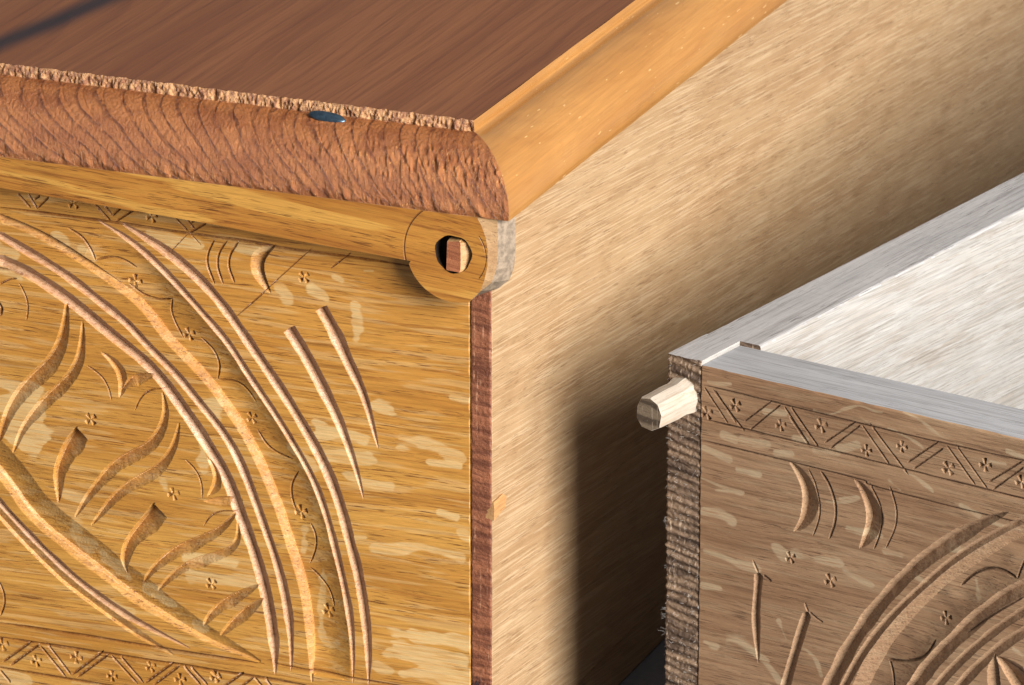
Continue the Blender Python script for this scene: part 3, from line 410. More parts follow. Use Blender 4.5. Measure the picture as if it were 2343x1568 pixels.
# ring centre of the pine log, seen in the end of the lid (box millimetres)
RCX, RCZ = -285.0, -50.0
def pine(name, light, mid, dark, line_amt, rough, spec, spacing=5.2, kind='end', coat=0.0):
    n = NT(name); s = n.xyz(); x, y, z = s[0], s[1], s[2]
    dx = n.math('SUBTRACT', x, RCX); dz = n.math('SUBTRACT', z, RCZ)
    r = n.math('SQRT', n.math('ADD', n.math('MULTIPLY', dx, dx), n.math('MULTIPLY', dz, dz)))
    r = n.math('ADD', r, n.math('MULTIPLY', n.math('SUBTRACT', n.noise(y, x, z, .006, .03, detail=2), .5), 14.0))
    fr = n.math('FRACT', n.math('DIVIDE', r, spacing))
    late = n.math('MULTIPLY', n.ramp(fr, .55, .95), n.math('SUBTRACT', 1.0, n.ramp(fr, .965, 1.0)))
    hgt = n.math('MULTIPLY', late, .25)
    if kind == 'end':
        late = n.math('MULTIPLY', n.ramp(fr, .62, .95), n.math('SUBTRACT', 1.0, n.ramp(fr, .965, 1.0)))
        late = n.math('MULTIPLY', late, n.ramp(n.noise(x, z, y, .5, .35, detail=3, rough=.7), .30, .60))
        tone = n.ramp(n.noise(x, z, y, .09, .14, detail=3, rough=.6), .35, .68)
        c = n.mix(tone, light, mid)
        c = n.mix(n.math('MULTIPLY', late, line_amt), c, dark)
        sp = n.ramp(n.noise(x, z, y, 2.2, .75, detail=3, rough=.65), .56, .66)      # torn fibre, with speckled gold highlights painted into its paler colour
        zone = n.attr('torn')
        c = n.mix(n.math('MULTIPLY', n.math('MULTIPLY', sp, zone), .85), c, (.62, .29, .10))
        c = n.mix(n.math('MULTIPLY', n.attr('fillet'), .80), c, n.mix(n.ramp(n.noise(x, z, y, .9, .5, detail=3), .40, .62), (.58, .32, .145), (.26, .115, .06)))
        hgt = n.math('ADD', hgt, n.math('ADD', n.math('MULTIPLY', sp, .8), n.math('MULTIPLY', n.noise(x, z, y, 3.2, 2.2, detail=5, rough=.8), 1.3)))
        nrm = n.bump(hgt, .9, .36)
    elif kind == 'top':
        tone = n.ramp(n.noise(y, x, z, .004, .09, detail=3), .3, .7)
        c = n.mix(tone, light, mid)
        c = n.mix(n.math('MULTIPLY', late, line_amt), c, dark)
        fine = n.noise(y, x, z, .03, 1.1, detail=3, rough=.6)
        c = n.mix(n.math('MULTIPLY', n.ramp(fine, .48, .70), .35), c, dark)
        # an old dark streak running back along the boards
        sx = n.math('ADD', x, n.math('MULTIPLY', n.math('SUBTRACT', n.noise(y, x, z, .02, .05, detail=2), .5), 5.0))
        sx = n.math('SUBTRACT', sx, n.math('MULTIPLY', y, .16))
        stk = n.math('SUBTRACT', 1.0, n.ramp(n.math('ABSOLUTE', n.math('SUBTRACT', sx, -166.5)), .5, 9.0))
        far = n.ramp(y, 5.0, 20.0)
        c = n.mix(n.math('MULTIPLY', n.math('MULTIPLY', stk, far), .9), c, (.010, .009, .014))
        fb = n.math('ADD', .55, n.math('MULTIPLY', n.noise(y, x, z, .03, 2.4, detail=3, rough=.7), .9))
        c = n.mix(1.0, c, fb, 'MULTIPLY')
        hgt = n.math('ADD', n.math('MULTIPLY', fine, .3), n.math('MULTIPLY', late, .2))
        nrm = n.bump(hgt, .35, .12)
    else:
        w = n.noise(y, x, z, .012, .07, detail=3, rough=.55, dist=.6)
        c = n.mix(n.ramp(w, .36, .62), light, mid)
        ln = n.math('MULTIPLY', n.ramp(n.math('FRACT', n.math('MULTIPLY', w, 7.0)), .80, .97), line_amt)
        c = n.mix(ln, c, dark)
        tk = n.ramp(n.noise(y, z, x, .16, 1.0, detail=1), .72, .77)
        c = n.mix(n.math('MULTIPLY', tk, .45), c, (.70, .46, .20))
        fb = n.math('ADD', .68, n.math('MULTIPLY', n.noise(y, z, x, .035, 1.6, detail=4, rough=.65), .64))
        c = n.mix(1.0, c, fb, 'MULTIPLY')
        hgt = n.math('ADD', n.noise(y, x, z, .05, .5, detail=3), n.math('MULTIPLY', tk, .5))
        nrm = n.bump(hgt, .25, .15)
    return n.finish(c, rough, nrm, spec, coat)

def plain(name, color, rough, spec=.5, metal=0.0, var=0.25, scale=.4):
    n = NT(name); s = n.xyz()
    v = n.ramp(n.noise(s[0], s[1], s[2], scale, scale, detail=4, rough=.6), .3, .7)
    c = n.mix(n.math('MULTIPLY', v, var), color, tuple(k * .35 for k in color))
    n.b.inputs['Metallic'].default_value = metal
    return n.finish(c, rough, n.bump(n.noise(s[0], s[1], s[2], 2, 2, detail=3), .3, .1), spec)

M_panel_old = oak('oiled_oak_panel', 'x', (.50, .255, .054), (.40, .182, .032), (.225, .078, .013), (.115, .034, .007),
                  fleck=(0.616, 0.431, 0.202), fleck_amt=.25, skew=-.01, carved=True, cut=((0.459, 0.274, 0.185), (0.213, 0.095, 0.054), (0.515, 0.358, 0.269)), line=(0.118, 0.034, 0.013),
                  rough=.38, spec=.45, warp_mm=4.0, pore_amt=.85, streak_amt=.6, warm=((0.448, 0.196, 0.034), 105.0, 185.0))
M_cleat = oak('oiled_oak_cleat', 'x', (0.441, 0.200, 0.036), (0.336, 0.134, 0.021), (0.184, 0.059, 0.011), (0.100, 0.029, 0.006),
              fleck=(0.578, 0.315, 0.068), fleck_amt=.6, skew=.07, rough=.36, spec=.5, offs=(40, 3, 0), fleck_scale=(.010, .16), fleck_lo=.58, fleck_hi=.61, warp_mm=5.0, pore_amt=.8, streak_amt=.8)
M_back_old = oak('oiled_oak_back', 'y', (0.361, 0.238, 0.130), (0.326, 0.204, 0.106), (0.220, 0.125, 0.058), (0.172, 0.090, 0.039),
                 fleck=(0.458, 0.330, 0.201), fleck_amt=.6, skew=.105, rough=.45, spec=.3, fleck_scale=(.030, 2.1), fleck_lo=.545, fleck_hi=.585, pore_amt=.55, warp_mm=1.6, streak_amt=.35, mottle=.34, fib=.13, fib_g=.03)
M_end_old = end_grain('oiled_oak_end', (.275, .100, .046), (.095, .028, .014), (.46, .24, .14), ring=.32, rough=.45, stain=(33.0, -4.4, 3.0))
M_panel_new = oak('bare_oak_panel', 'x', (.335, .205, .115), (.265, .150, .080), (.155, .082, .043), (.10, .052, .028),
                  fleck=(.47, .36, .225), fleck_amt=.14, skew=-.01, carved=True, cut=((.33, .21, .125), (.19, .105, .06), (.43, .30, .20)), line=(.05, .024, .014),
                  rough=.72, spec=.25, fresh=.4, offs=(13, 7, 0), warp_mm=4.0, pore_amt=.75)
M_back_new = oak('bare_oak_back', 'y', (0.334, 0.321, 0.304), (0.304, 0.286, 0.264), (0.220, 0.189, 0.157), (0.185, 0.151, 0.119),
                 fleck=(0.361, 0.352, 0.339), fleck_amt=.6, skew=.03, rough=.75, spec=.25, offs=(90, 11, 0), fleck_scale=(.035, .55), pore_amt=.5, warp_mm=1.5, streak_amt=.5, mottle=.4)
M_top_new = oak('grey_oak_edge', 'y', (.41, .395, .39), (.355, .345, .345), (.22, .205, .20), (.13, .12, .12), rough=.7, spec=.3, offs=(0, 0, 30), pore_amt=.8, warp_mm=2.0)  # cool grey colour for the back board's top edge
M_ptop_new = oak('grey_oak_panel_edge', 'x', (.37, .37, .38), (.315, .315, .325), (.22, .21, .21), (.15, .14, .135), rough=.7, spec=.3, offs=(50, 0, 9), pore_amt=.6, fresh=.35, warp_mm=2.0)  # slightly bluer grey along the panel's top edge
M_end_new = end_grain('bare_oak_end', (.27, .18, .115), (.060, .038, .028), (.52, .40, .29), ring=.42, rough=.75, fuzz=.36, spec=.2, band=.85)
M_pin_new = oak('bare_oak_pin', 'y', (0.405, 0.352, 0.290), (0.361, 0.299, 0.238), (0.273, 0.202, 0.136), (0.220, 0.158, 0.097), rough=.7, spec=.25, offs=(5, 2, 0), pore_amt=.3)
M_pin_end_new = end_grain('bare_oak_pin_end', (.20, .145, .095), (.060, .040, .026), (.34, .27, .20), ring=.45, ray=1.8, rough=.75, fuzz=.22, spec=.2, band=.9)
M_pin_old = end_grain('oiled_oak_pin_end', (.34, .12, .05), (.17, .05, .022), (.62, .36, .19), ring=.3, ray=.7, rough=.5, band=.6)
M_pin_side = oak('oiled_oak_pin_side', 'y', (.50, .29, .125), (.42, .225, .09), (.30, .14, .05), (.2, .08, .03), rough=.5)
M_cleat_end = plain('grey_oak_cleat_end', (.27, .205, .145), .7, .3, var=.75, scale=.55)
M_cleat_chamfer = oak('pale_oak_chamfer', 'x', (.36, .22, .105), (.30, .17, .075), (.20, .10, .04), (.15, .07, .03), rough=.5, offs=(9, 0, 0))
M_lid_end = pine('pine_lid_end', (.37, .132, .039), (.265, .082, .023), (.090, .021, .008), .9, .36, .5, kind='end', spacing=3.4)
M_lid_top = pine('pine_lid_top', (.250, .092, .032), (.190, .064, .022), (.120, .036, .014), .30, .33, .28, kind='top', spacing=3.4)
M_lid_edge = pine('pine_lid_edge', (0.370, 0.176, 0.048), (0.330, 0.148, 0.037), (0.246, 0.095, 0.021), .15, .25, .5, kind='edge', coat=.5)
M_table = plain('slate_grey_table', (.16, .165, .19), .6, .4)
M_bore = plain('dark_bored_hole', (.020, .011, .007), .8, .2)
M_nail = plain('blued_iron', (.10, .16, .22), .30, .5, metal=.85, var=.5, scale=.8)
M_fibre = plain('oak_fibre', (.50, .47, .44), .8, .2, var=.2)

# ------------------------------------------------------------------ tags
def tag(o, label=None, cat=None, kind=None):
    if label: o['label'] = label
    if cat: o['category'] = cat
    if kind: o['kind'] = kind
    return o
def empty(name, loc=(0, 0, 0), rz=0.0):
    o = bpy.data.objects.new(name, None); col.objects.link(o)
    o.location = Vector(loc) * MM; o.rotation_euler = (0, 0, rz); o.empty_display_size = .02
    return o

# ------------------------------------------------------------------ table
t = Mesh(); t.box(-700, 900, -700, 900, -30, -0.2)
tag(t.build('table_top', M_table), kind='structure')

def round_prof(x0, x1, z0, z1, r=0.7):
    out = []
    for cx, cz, a0 in ((x1 - r, z0 + r, -90), (x1 - r, z1 - r, 0), (x0 + r, z1 - r, 90), (x0 + r, z0 + r, 180)):
        for a in (0, 45, 90):
            b = math.radians(a0 + a); out.append((cx + r * math.cos(b), cz + r * math.sin(b)))
    return out

def panel_mesh(x0, x1, z0, z1, zf0, step, data, depth, xend, seed, u0):
    """carved board: fine height field where the photograph shows it, plain board beyond"""
    cuts, pun, fle = data
    x = np.arange(x0, x1 + step / 2, step); z = np.arange(zf0, z1 + step / 2, step)
    x = x * (x1 - x0) / (x[-1] - x0) + x0 * (1 - (x1 - x0) / (x[-1] - x0)); z = z * (z1 - zf0) / (z[-1] - zf0) + zf0 * (1 - (z1 - zf0) / (z[-1] - zf0))
    H, CUT, LINE, FL = carve(x, z, cuts, pun, fle, seed, u0)
    X, Z = np.meshgrid(x, z, indexing='ij')
    H += 0.16 * vnoise(X / 14, Z / 7, seed + 1) + 0.05 * vnoise(X / 5, Z / .9, seed + 2) + 0.02 * vnoise(X / 1.2, Z / .35, seed + 3)
    top = z1 - Z; H -= np.clip(.5 + .35 * vnoise(X / 3, Z * 0, seed + 4) - top, 0, 1) ** 1.3
    for e, sgn in ((x0, 1), (x1, -1)):
        dd = np.abs(X - e); H -= np.clip(.12 + .3 * vnoise(Z / 2.2, X * 0, seed + 9) - dd, 0, 1)
    P = np.stack([X, -H, Z], -1)
    m = Mesh()
    m.grid(P, 0, False, cut=CUT, line=LINE, fleck=FL)
    def skirt(edge, flip, mat):
        back = edge.copy(); back[:, 1] = depth
        n = 6 if mat else 2
        m.grid(np.stack([edge * (1 - k) + back * k for k in np.linspace(0, 1, n)], 1), mat, False, flip)
    skirt(P[:, -1], False, 1); skirt(P[:, 0], True, 0); skirt(P[0], False, 0); skirt(P[-1], True, 0)
    m.add([(x0, depth, zf0), (x1, depth, zf0), (x1, depth, z1), (x0, depth, z1)], [(3, 2, 1, 0)], 0)
    if zf0 > z0: m.box(x0, x1, 0.25, depth, z0, zf0, 0, skip='Z')
    lo, hi = (xend, x0) if xend < x0 else (x1, xend)
    m.box(lo, hi, 0.25, depth, z0, z1, 0)
    return m

def end_strip(m, x0, x1, z0, z1, step, amp, seed, mat, yoff=0.0, ragged=0.0):
    x = np.linspace(x0, x1, int((x1 - x0) / step) + 1); z = np.linspace(z0, z1, int((z1 - z0) / step) + 1)
    X, Z = np.meshgrid(x, z, indexing='ij')
    ring = vnoise(X * 0.1, (Z + .12 * X) / 1.3, seed) + (.9 if ragged else .15) * np.sin((Z + .15 * X) * 2.5 + 2.2 * vnoise(X / 6, Z / 7, seed + 8))
    Y = yoff + amp * (vnoise(X / .7, Z / .5, seed + 1) + .8 * ring + .25 * vnoise(X / .3, Z / .3, seed + 2)) + amp * .6
    edge = np.minimum(X - x0, x1 - X); Y += np.clip(.35 + .3 * vnoise(Z / 1.3, X * 0, seed + 3) - edge, 0, 1) * .8
    Xr = X + ragged * vnoise(Z / .6, X * 0, seed + 5) * np.clip(1 - (X - x0) / 1.2, 0, 1)
    P = np.stack([Xr, Y, Z], -1); m.grid(P, mat, True)
    return P

# ================================================================== the finished, oiled box
box_a = empty('carved_box')
tag(box_a, 'oiled golden oak carved box with pine lid, hinge cleat and dark end grain', 'box')
ZL = 181.2
m = panel_mesh(-166.0, -6.45, 0.5, ZL - .4, 4.0, 0.2, (LEFT_CUTS, LEFT_PUNCH, LEFT_FLECK), 19.0, -300.0, 11, -0.34)
tag(m.build('side_panel', [M_panel_old, M_cleat], box_a), 'golden oiled oak panel carved with gouged arcs, leaves and punched flowers')

m = Mesh()
P = end_strip(m, -6.15, 0.0, 15.2, ZL - .4, 0.22, .16, 21, 1)
nz = P.shape[1]
# back face: from the strip's ragged arris to the far end
ys = np.concatenate([[0], np.linspace(.5, 40, 50), np.linspace(45, 560, 60)])
zz = P[-1, :, 2][::4]; yy = P[-1, :, 1][::4]
G = np.zeros((len(ys), len(zz), 3)); G[..., 2] = zz; G[..., 1] = ys[:, None]; G[0, :, 1] = yy
G[..., 0] = .15 * vnoise(G[..., 1] / 30, G[..., 2] / 12, 5); G[0, :, 0] = 0
m.grid(G, 0, True)
m.add([(-6.15, .3, 15.2), (-6.15, 19.05, 15.2), (-6.15, 19.05, ZL - .4), (-6.15, .3, ZL - .4)], [(0, 3, 2, 1)], 0)
m.box(-15, -.3, 19.05, 560, 15.2, ZL - .4, 0, skip='X')
m.add([(-6.15, .3, 15.2), (0, .3, 15.2), (0, 19.05, 15.2), (-6.15, 19.05, 15.2), (-6.15, .3, ZL - .4), (0, .3, ZL - .4), (0, 19.05, ZL - .4), (-6.15, 19.05, ZL - .4)], [(0, 3, 2, 1), (4, 5, 6, 7)], 0)
m.add([(-.3, 560, 15.2), (0, 560, 15.2), (0, 560, ZL - .4), (-.3, 560, ZL - .4)], [(3, 2, 1, 0)], 1)
back_a = tag(m.build('back_board', [M_back_old, M_end_old], box_a), 'pale tan oak back board with slanting flecks and red-brown end grain')

m = Mesh(); m.extrude_y(round_prof(-300, -.6, 0, 14.8, .8), np.concatenate([[-2, 0], np.linspace(10, 560, 30)]), 0, jitter=.2)
m.build('bottom_board', M_back_old, box_a)
m = Mesh(); m.box(-300, -285, 19.1, 541, 15.2, ZL - .4); m.build('front_board', M_panel_old, box_a)
m = Mesh(); m.box(-300, -15.2, 541, 560, 15.2, ZL - .4); m.build('far_side_panel', M_panel_old, box_a)

# hinge pin: whittled square, its end showing in the hole of the cleat
m = Mesh()
pc = [(-10.8, 164.9), (-6.6, 164.5), (-3.7, 166.0), (-3.5, 170.0), (-3.9, 173.3), (-6.5, 174.2), (-10.5, 173.6)]
pf = [(-10.6, 165.1), (-6.8, 164.8), (-6.4, 165.8), (-6.3, 170.0), (-6.4, 173.3), (-6.7, 173.8), (-10.3, 173.3)]
ring = [[(a, .5, b) for a, b in pc], [(a, -3.9, b) for a, b in pc], [(a, -6.4, b) for a, b in pf]]
V = sum(ring, []); n7 = 7
F = [(k * n7 + i, (k + 1) * n7 + i, (k + 1) * n7 + (i + 1) % n7, k * n7 + (i + 1) % n7) for k in range(2) for i in range(n7)]
m.add(V, [f[::-1] for f in F], 1); m.add(ring[2], [tuple(range(7))], 0)
tag(m.build('hinge_pin', [M_pin_old, M_pin_side], back_a), 'red-brown square hinge pin in the round hole')

# broken peg at the corner
m = Mesh()
V = [(-3.6, -1.0, 90.4), (1.4, -1.3, 89.8), (1.6, 10.5, 91.2), (-2, 10.5, 91.2), (-4.2, -.9, 93.6), (1.8, -1.6, 94.8), (1.9, 11.4, 95.4), (-2, 11, 95.6),
     (-2.2, -.7, 96.2), (1.0, -.8, 96.9), (1.2, 8.6, 97.2), (-2, 8, 97)]
F = [(0, 1, 5, 4), (4, 5, 9, 8), (1, 2, 6, 5), (5, 6, 10, 9), (2, 3, 7, 6), (6, 7, 11, 10), (3, 0, 4, 7), (7, 4, 8, 11), (8, 9, 10, 11), (3, 2, 1, 0)]
m.add(V, F, 0)
m.v[0] = (m.v[0] - np.array([0, 3, 93.5])) * np.array([.55, .7, .75]) + np.array([0, 3, 93.5]); tag(m.build('wooden_peg', M_pin_side, back_a), 'small pale broken wooden peg at the corner')

# ------------------------------------------------------------------ lid: thumbnail moulding on two edges
LX, LY, LT = 7.7, -6.0, 202.8
prof = []                                            # (inset from the edge, height)
for k in np.linspace(0, 1, 5): prof.append((0.0 + .25 * (1 - k), ZL + 1.6 * k))
for k in np.linspace(0, 1, 84)[1:]:
    a = k * math.pi / 2; prof.append((16.8 * (1 - math.cos(a)) ** 1.0, ZL + 1.6 + 16.9 * math.sin(a)))
nov = len(prof)
for k in np.linspace(0, 1, 17)[1:]: prof.append((16.9 + .5 * k, ZL + 18.5 + (LT - ZL - 18.5) * k))
prof = np.array(prof); pr, pz = prof[:, 0], prof[:, 1]
tt = np.arange(len(pr))
# outward normals of the profile
dr = np.gradient(pr); dzp = np.gradient(pz); ln = np.hypot(dr, dzp) + 1e-9
nr, nzv = -dzp / ln, dr / ln                          # pointing outwards (less inset) and up
lid = Mesh()
sx = np.concatenate([np.linspace(-300, -172, 20), np.linspace(-170, 0, 700)])
S_, K_ = np.meshgrid(sx, tt, indexing='ij')
Xe = np.where(S_ > -20, (LX - pr)[K_] + S_, LX + S_ - pr[K_] * np.clip((S_ + 300) / 280, 0, 1))
Yb = (LY + pr)[K_]; Zb = pz[K_] + 0 * S_
arc = np.concatenate([[0], np.cumsum(np.hypot(np.diff(pr), np.diff(pz)))])[K_]
fil = np.clip((K_ - nov + 1.5) / 1.5, 0, 1)
low = np.clip(1 - arc / 7.0, 0, 1); midz = np.clip(1 - np.abs(arc - 13) / 9.0, 0, 1)
right = np.clip((Xe + 75) / 60, 0, 1)
rr = np.hypot(Xe - RCX, Zb - RCZ); fr_ = (rr / 3.4) % 1.0
D_ = 0.24 * vnoise(Xe / .55, arc / .75, 41) + .22 * vnoise(Xe / 6, arc / 5, 42)
D_ += (1.5 * np.clip(vnoise(Xe / 1.6 + arc / 5, arc / 3.4, 43) + .08, 0, 1)) * (low * .9 + midz * right * .8)
D_ += 1.4 * np.clip(vnoise(Xe / .7 + arc / 4, arc / 2.2, 44), 0, 1) * (midz * right * .9 + low * .3)
D_ += .5 * np.clip(vnoise(Xe / 3.2 + arc / 6, arc / 5.5, 48) - .12, 0, 1) * 2 * (low + .4 * right)
D_ -= .16 * np.exp(-((fr_ - .93) / .05) ** 2)                       # ring lines
D_ *= (1 - fil)
D_ += fil * (1.25 * vnoise(Xe / 1.15, arc * .25, 45) + .8 * vnoise(Xe / .45, arc / .8, 46) + .5 * vnoise(Xe / 4.5, arc * 0, 47)) * np.clip((LT + .4 - Zb) / 1.6, .35, 1)
D_ *= np.clip((-S_) / 1.2, 0, 1)                                     # settle into the mitre
bottom_hold = np.clip(arc / 1.0, 0.15, 1)
Pe = np.stack([Xe, Yb - (-nr[K_]) * D_ * bottom_hold, Zb + nzv[K_] * D_ * bottom_hold], -1)
Pe[:, -1, 2] = LT + .35 * vnoise(Pe[:, -1, 0] / 1.0, 0 * sx, 49) + .1
nocut = np.zeros_like(D_)
lid.grid(Pe, 0, True, torn=np.clip(low * .9 + midz * (.25 + right), 0, 1), fillet=fil)
# back edge, long grain
sy = np.concatenate([np.linspace(0, 120, 160), np.linspace(125, 575, 60)])
S2, K2 = np.meshgrid(sy, tt, indexing='ij')
Yl = LY + pr[K2] + S2; Xl = (LX - pr)[K2]; Zl_ = pz[K2] + 0 * S2
arc2 = np.concatenate([[0], np.cumsum(np.hypot(np.diff(pr), np.diff(pz)))])[K2]
D2 = (.28 * vnoise(Yl / 22, arc2 / 6, 51) + .12 * vnoise(Yl / 6, arc2 / 3, 52)) * np.clip(S2 / 2, 0, 1)
# worn hollow under the fillet and a softened fillet
D2 -= .55 * np.exp(-((arc2 - arc2[0, nov - 1] + 1.2) / 1.2) ** 2) * np.clip(S2 / 3, 0, 1)
Pl = np.stack([Xl + (-nr[K2]) * D2, Yl, Zl_ + nzv[K2] * D2], -1)
lid.grid(Pl, 2, True)
# top: one board surface inside the mouldings
xt = np.linspace(-300, LX - pr[-1] - .15, 60)
top_front = np.interp(xt, Pe[:, -1, 0], Pe[:, -1, 1])
yt = np.concatenate([np.linspace(0, 1, 40)])
Tg = np.zeros((len(xt), len(yt), 3)); Tg[..., 0] = xt[:, None]
Tg[..., 1] = (LY + pr[-1] + .1) + (560 - LY - pr[-1]) * yt[None, :]; Tg[..., 2] = LT + .25 * vnoise(Tg[..., 0] / 40, Tg[..., 1] / 90, 60) * np.clip(yt * 20, 0, 1)
lid.grid(Tg, 1, True)
lid.add([(-300, LY + .3, ZL), (LX - .3, LY + .3, ZL), (LX - .3, 560, ZL), (-300, 560, ZL)], [(3, 2, 1, 0)], 0)
lid.add([(-300, 560, ZL), (LX - 17, 560, ZL), (LX - 17, 560, LT), (-300, 560, LT)], [(3, 2, 1, 0)], 0)
lid.add([(-300, LY + .3, ZL), (-300, 560, ZL), (-300, 560, LT), (-300, LY + 17, LT)], [(3, 2, 1, 0)], 0)
lid_o = tag(lid.build('lid', [M_lid_end, M_lid_top, M_lid_edge], box_a), 'red-brown pine lid with moulded edges, rough end grain and orange long side')

# nail head showing in the moulding
m = Mesh()
nu, nv = 28, 9
U, Vv = np.meshgrid(np.linspace(0, 2 * math.pi, nu), np.linspace(0, math.pi / 2, nv), indexing='ij')
rad = np.sin(Vv); dome = np.cos(Vv)
jit = 1 + .10 * vnoise(U * 1.4, Vv * 2, 70)
Pn = np.stack([5.6 * rad * np.cos(U) * jit, 1.9 * rad * np.sin(U) * jit, 1.5 * dome + .25 * np.abs(np.sin(2 * U)) * rad], -1)
rot = np.array(Euler((math.radians(35), math.radians(4), 0)).to_matrix())
Pn = Pn @ rot.T + np.array([-52.0, 8.0, 199.5])
m.grid(Pn, 0, True, flip=True)
m.add(np.array([(k[0] - 5.5, k[1] + 14.0, k[2] - 6.9) for k in [(-49, -4.2, 204), (-44, -4.2, 204), (-44, -2, 204), (-49, -2, 204), (-46.5, 2, 200)]]), [(0, 1, 4), (1, 2, 4), (2, 3, 4), (3, 0, 4)], 0)
tag(m.build('nail_head', M_nail, lid_o), 'blue-black iron nail head in the lid moulding')

# ------------------------------------------------------------------ cleat with its round hinge knuckle
CY0, CY1, CY2 = -5.95, -4.9, -0.35
CCX, CCZ, CR = -8.65, 169.8, 14.0
front = [(-300, ZL - .02), (-300, 176.5), (-145.6, 171.9), (-82.1, 169.4), (-53.9, 167.7), (-21.3, 166.2)]
backo = list(front)
a0 = math.degrees(math.atan2(166.2 - CCZ, -21.3 - CCX)) % 360
front += [(CCX + CR * math.cos(math.radians(a)), CCZ + CR * math.sin(math.radians(a))) for a in np.linspace(a0 + 3, 290, 14)]
backo += front[len(backo):]
tail_f = [(-0.8, 160.0), (0.5, 163.6), (1.4, 167.6), (1.5, 171.7), (0.9, 175.6), (-0.4, 179.0), (-1.7, ZL - .02)]
tail_b = [(2.2, 159.4), (5.6, 162.4), (7.0, 166.4), (7.4, 171.4), (7.4, 176), (7.3, 179.2), (7.2, ZL - .02)]
front += tail_f; mido = backo + [(a - 3.4, b + .2) for a, b in tail_b]; backo = backo + tail_b
n = len(front)
m = Mesh()
rings = [np.array([(a, y, b) for a, b in o]) for o, y in ((front, CY0), (mido, CY1), (backo, CY2))]
m.add(np.vstack(rings), [(i, (i + 1) % n, n + (i + 1) % n, n + i)[::-1] for i in range(n)] , 2)
m.v[-1] = m.v[-1]
m.add(np.vstack(rings[1:]), [(i, (i + 1) % n, n + (i + 1) % n, n + i)[::-1] for i in range(n)], 1)
m.add(rings[0], [tuple(range(n))], 0); m.add(rings[2], [tuple(range(n))[::-1]], 0)
cleat = m.build('cleat', [M_cleat, M_cleat_end, M_cleat_chamfer], lid_o)
import bmesh
bm = bmesh.new(); bm.from_mesh(cleat.data); bmesh.ops.remove_doubles(bm, verts=bm.verts, dist=1e-6); bmesh.ops.recalc_face_normals(bm, faces=bm.faces); bm.to_mesh(cleat.data); bm.free()
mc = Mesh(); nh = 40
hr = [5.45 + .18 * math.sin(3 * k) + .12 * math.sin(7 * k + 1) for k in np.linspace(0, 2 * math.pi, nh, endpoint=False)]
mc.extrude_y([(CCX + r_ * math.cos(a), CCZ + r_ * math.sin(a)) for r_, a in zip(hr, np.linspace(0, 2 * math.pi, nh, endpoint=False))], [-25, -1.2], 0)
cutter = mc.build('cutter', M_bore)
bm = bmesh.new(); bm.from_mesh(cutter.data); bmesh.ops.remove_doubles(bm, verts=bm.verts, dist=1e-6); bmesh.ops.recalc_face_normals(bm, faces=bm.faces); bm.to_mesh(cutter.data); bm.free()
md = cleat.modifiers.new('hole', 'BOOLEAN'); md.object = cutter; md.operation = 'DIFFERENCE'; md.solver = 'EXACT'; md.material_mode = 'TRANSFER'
bpy.context.view_layer.update()
dg = bpy.context.evaluated_depsgraph_get()
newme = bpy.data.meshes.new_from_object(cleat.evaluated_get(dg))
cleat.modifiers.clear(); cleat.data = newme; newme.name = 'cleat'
bpy.data.objects.remove(cutter)
tag(cleat, 'golden oak hinge cleat under the lid with rounded bored end')
# compass arc scribed on the cleat's face
nt = NT.__new__(NT); nt.m = M_cleat; nt.t = M_cleat.node_tree; nt.b = next(k for k in nt.t.nodes if k.type == 'BSDF_PRINCIPLED')
s = nt.xyz()
dx = nt.math('SUBTRACT', s[0], CCX); dz = nt.math('SUBTRACT', s[2], CCZ)
rr_ = nt.math('SQRT', nt.math('ADD', nt.math('MULTIPLY', dx, dx), nt.math('MULTIPLY', dz, dz)))
lineL = nt.math('SUBTRACT', 1.0, nt.ramp(nt.math('ABSOLUTE', nt.math('SUBTRACT', rr_, 14.6)), .10, .32))
lineL = nt.math('MULTIPLY', lineL, nt.math('MULTIPLY', nt.math('LESS_THAN', dx, -6.0), nt.math('LESS_THAN', s[1], -5.5)))
lineR = nt.math('SUBTRACT', 1.0, nt.ramp(nt.math('ABSOLUTE', nt.math('SUBTRACT', rr_, 9.6)), .06, .22))
lineR = nt.math('MULTIPLY', lineR, nt.math('MULTIPLY', nt.math('GREATER_THAN', dx, 7.5), nt.math('LESS_THAN', s[1], -5.5)))
both = nt.math('MAXIMUM', lineL, lineR)
lk = nt.b.inputs['Base Color'].links[0].from_socket
nt.t.links.new(nt.mix(nt.math('MULTIPLY', both, .6), lk, (.09, .025, .012)), nt.b.inputs['Base Color'])
nk = nt.b.inputs['Normal'].links[0].from_socket
nt.t.links.new(nt.bump(nt.math('SUBTRACT', 1.0, both), .9, .4, nk), nt.b.inputs['Normal'])

# ================================================================== the unfinished box
RZ = math.atan2(-0.2198462, 0.97553454)
box_b = empty('open_box', (52.07, 26.16, 0), RZ)
tag(box_b, 'open unfinished bare oak carved box without a lid, hinge pin sticking out', 'box')
HT = 136.0
m = panel_mesh(0.15, 128.0, 0.5, HT - 1.3, 30.0, 0.2, (RIGHT_CUTS, RIGHT_PUNCH, RIGHT_FLECK), 20.0, 300.0, 71, -0.42)
tag(m.build('side_panel', [M_panel_new, M_ptop_new], box_b), 'bare brown oak panel carved with zigzag border, crescents and deep arcs')

m = Mesh()
P = end_strip(m, -11.2, -0.12, .5, HT, 0.25, .34, 81, 2, 0.0, ragged=.5)
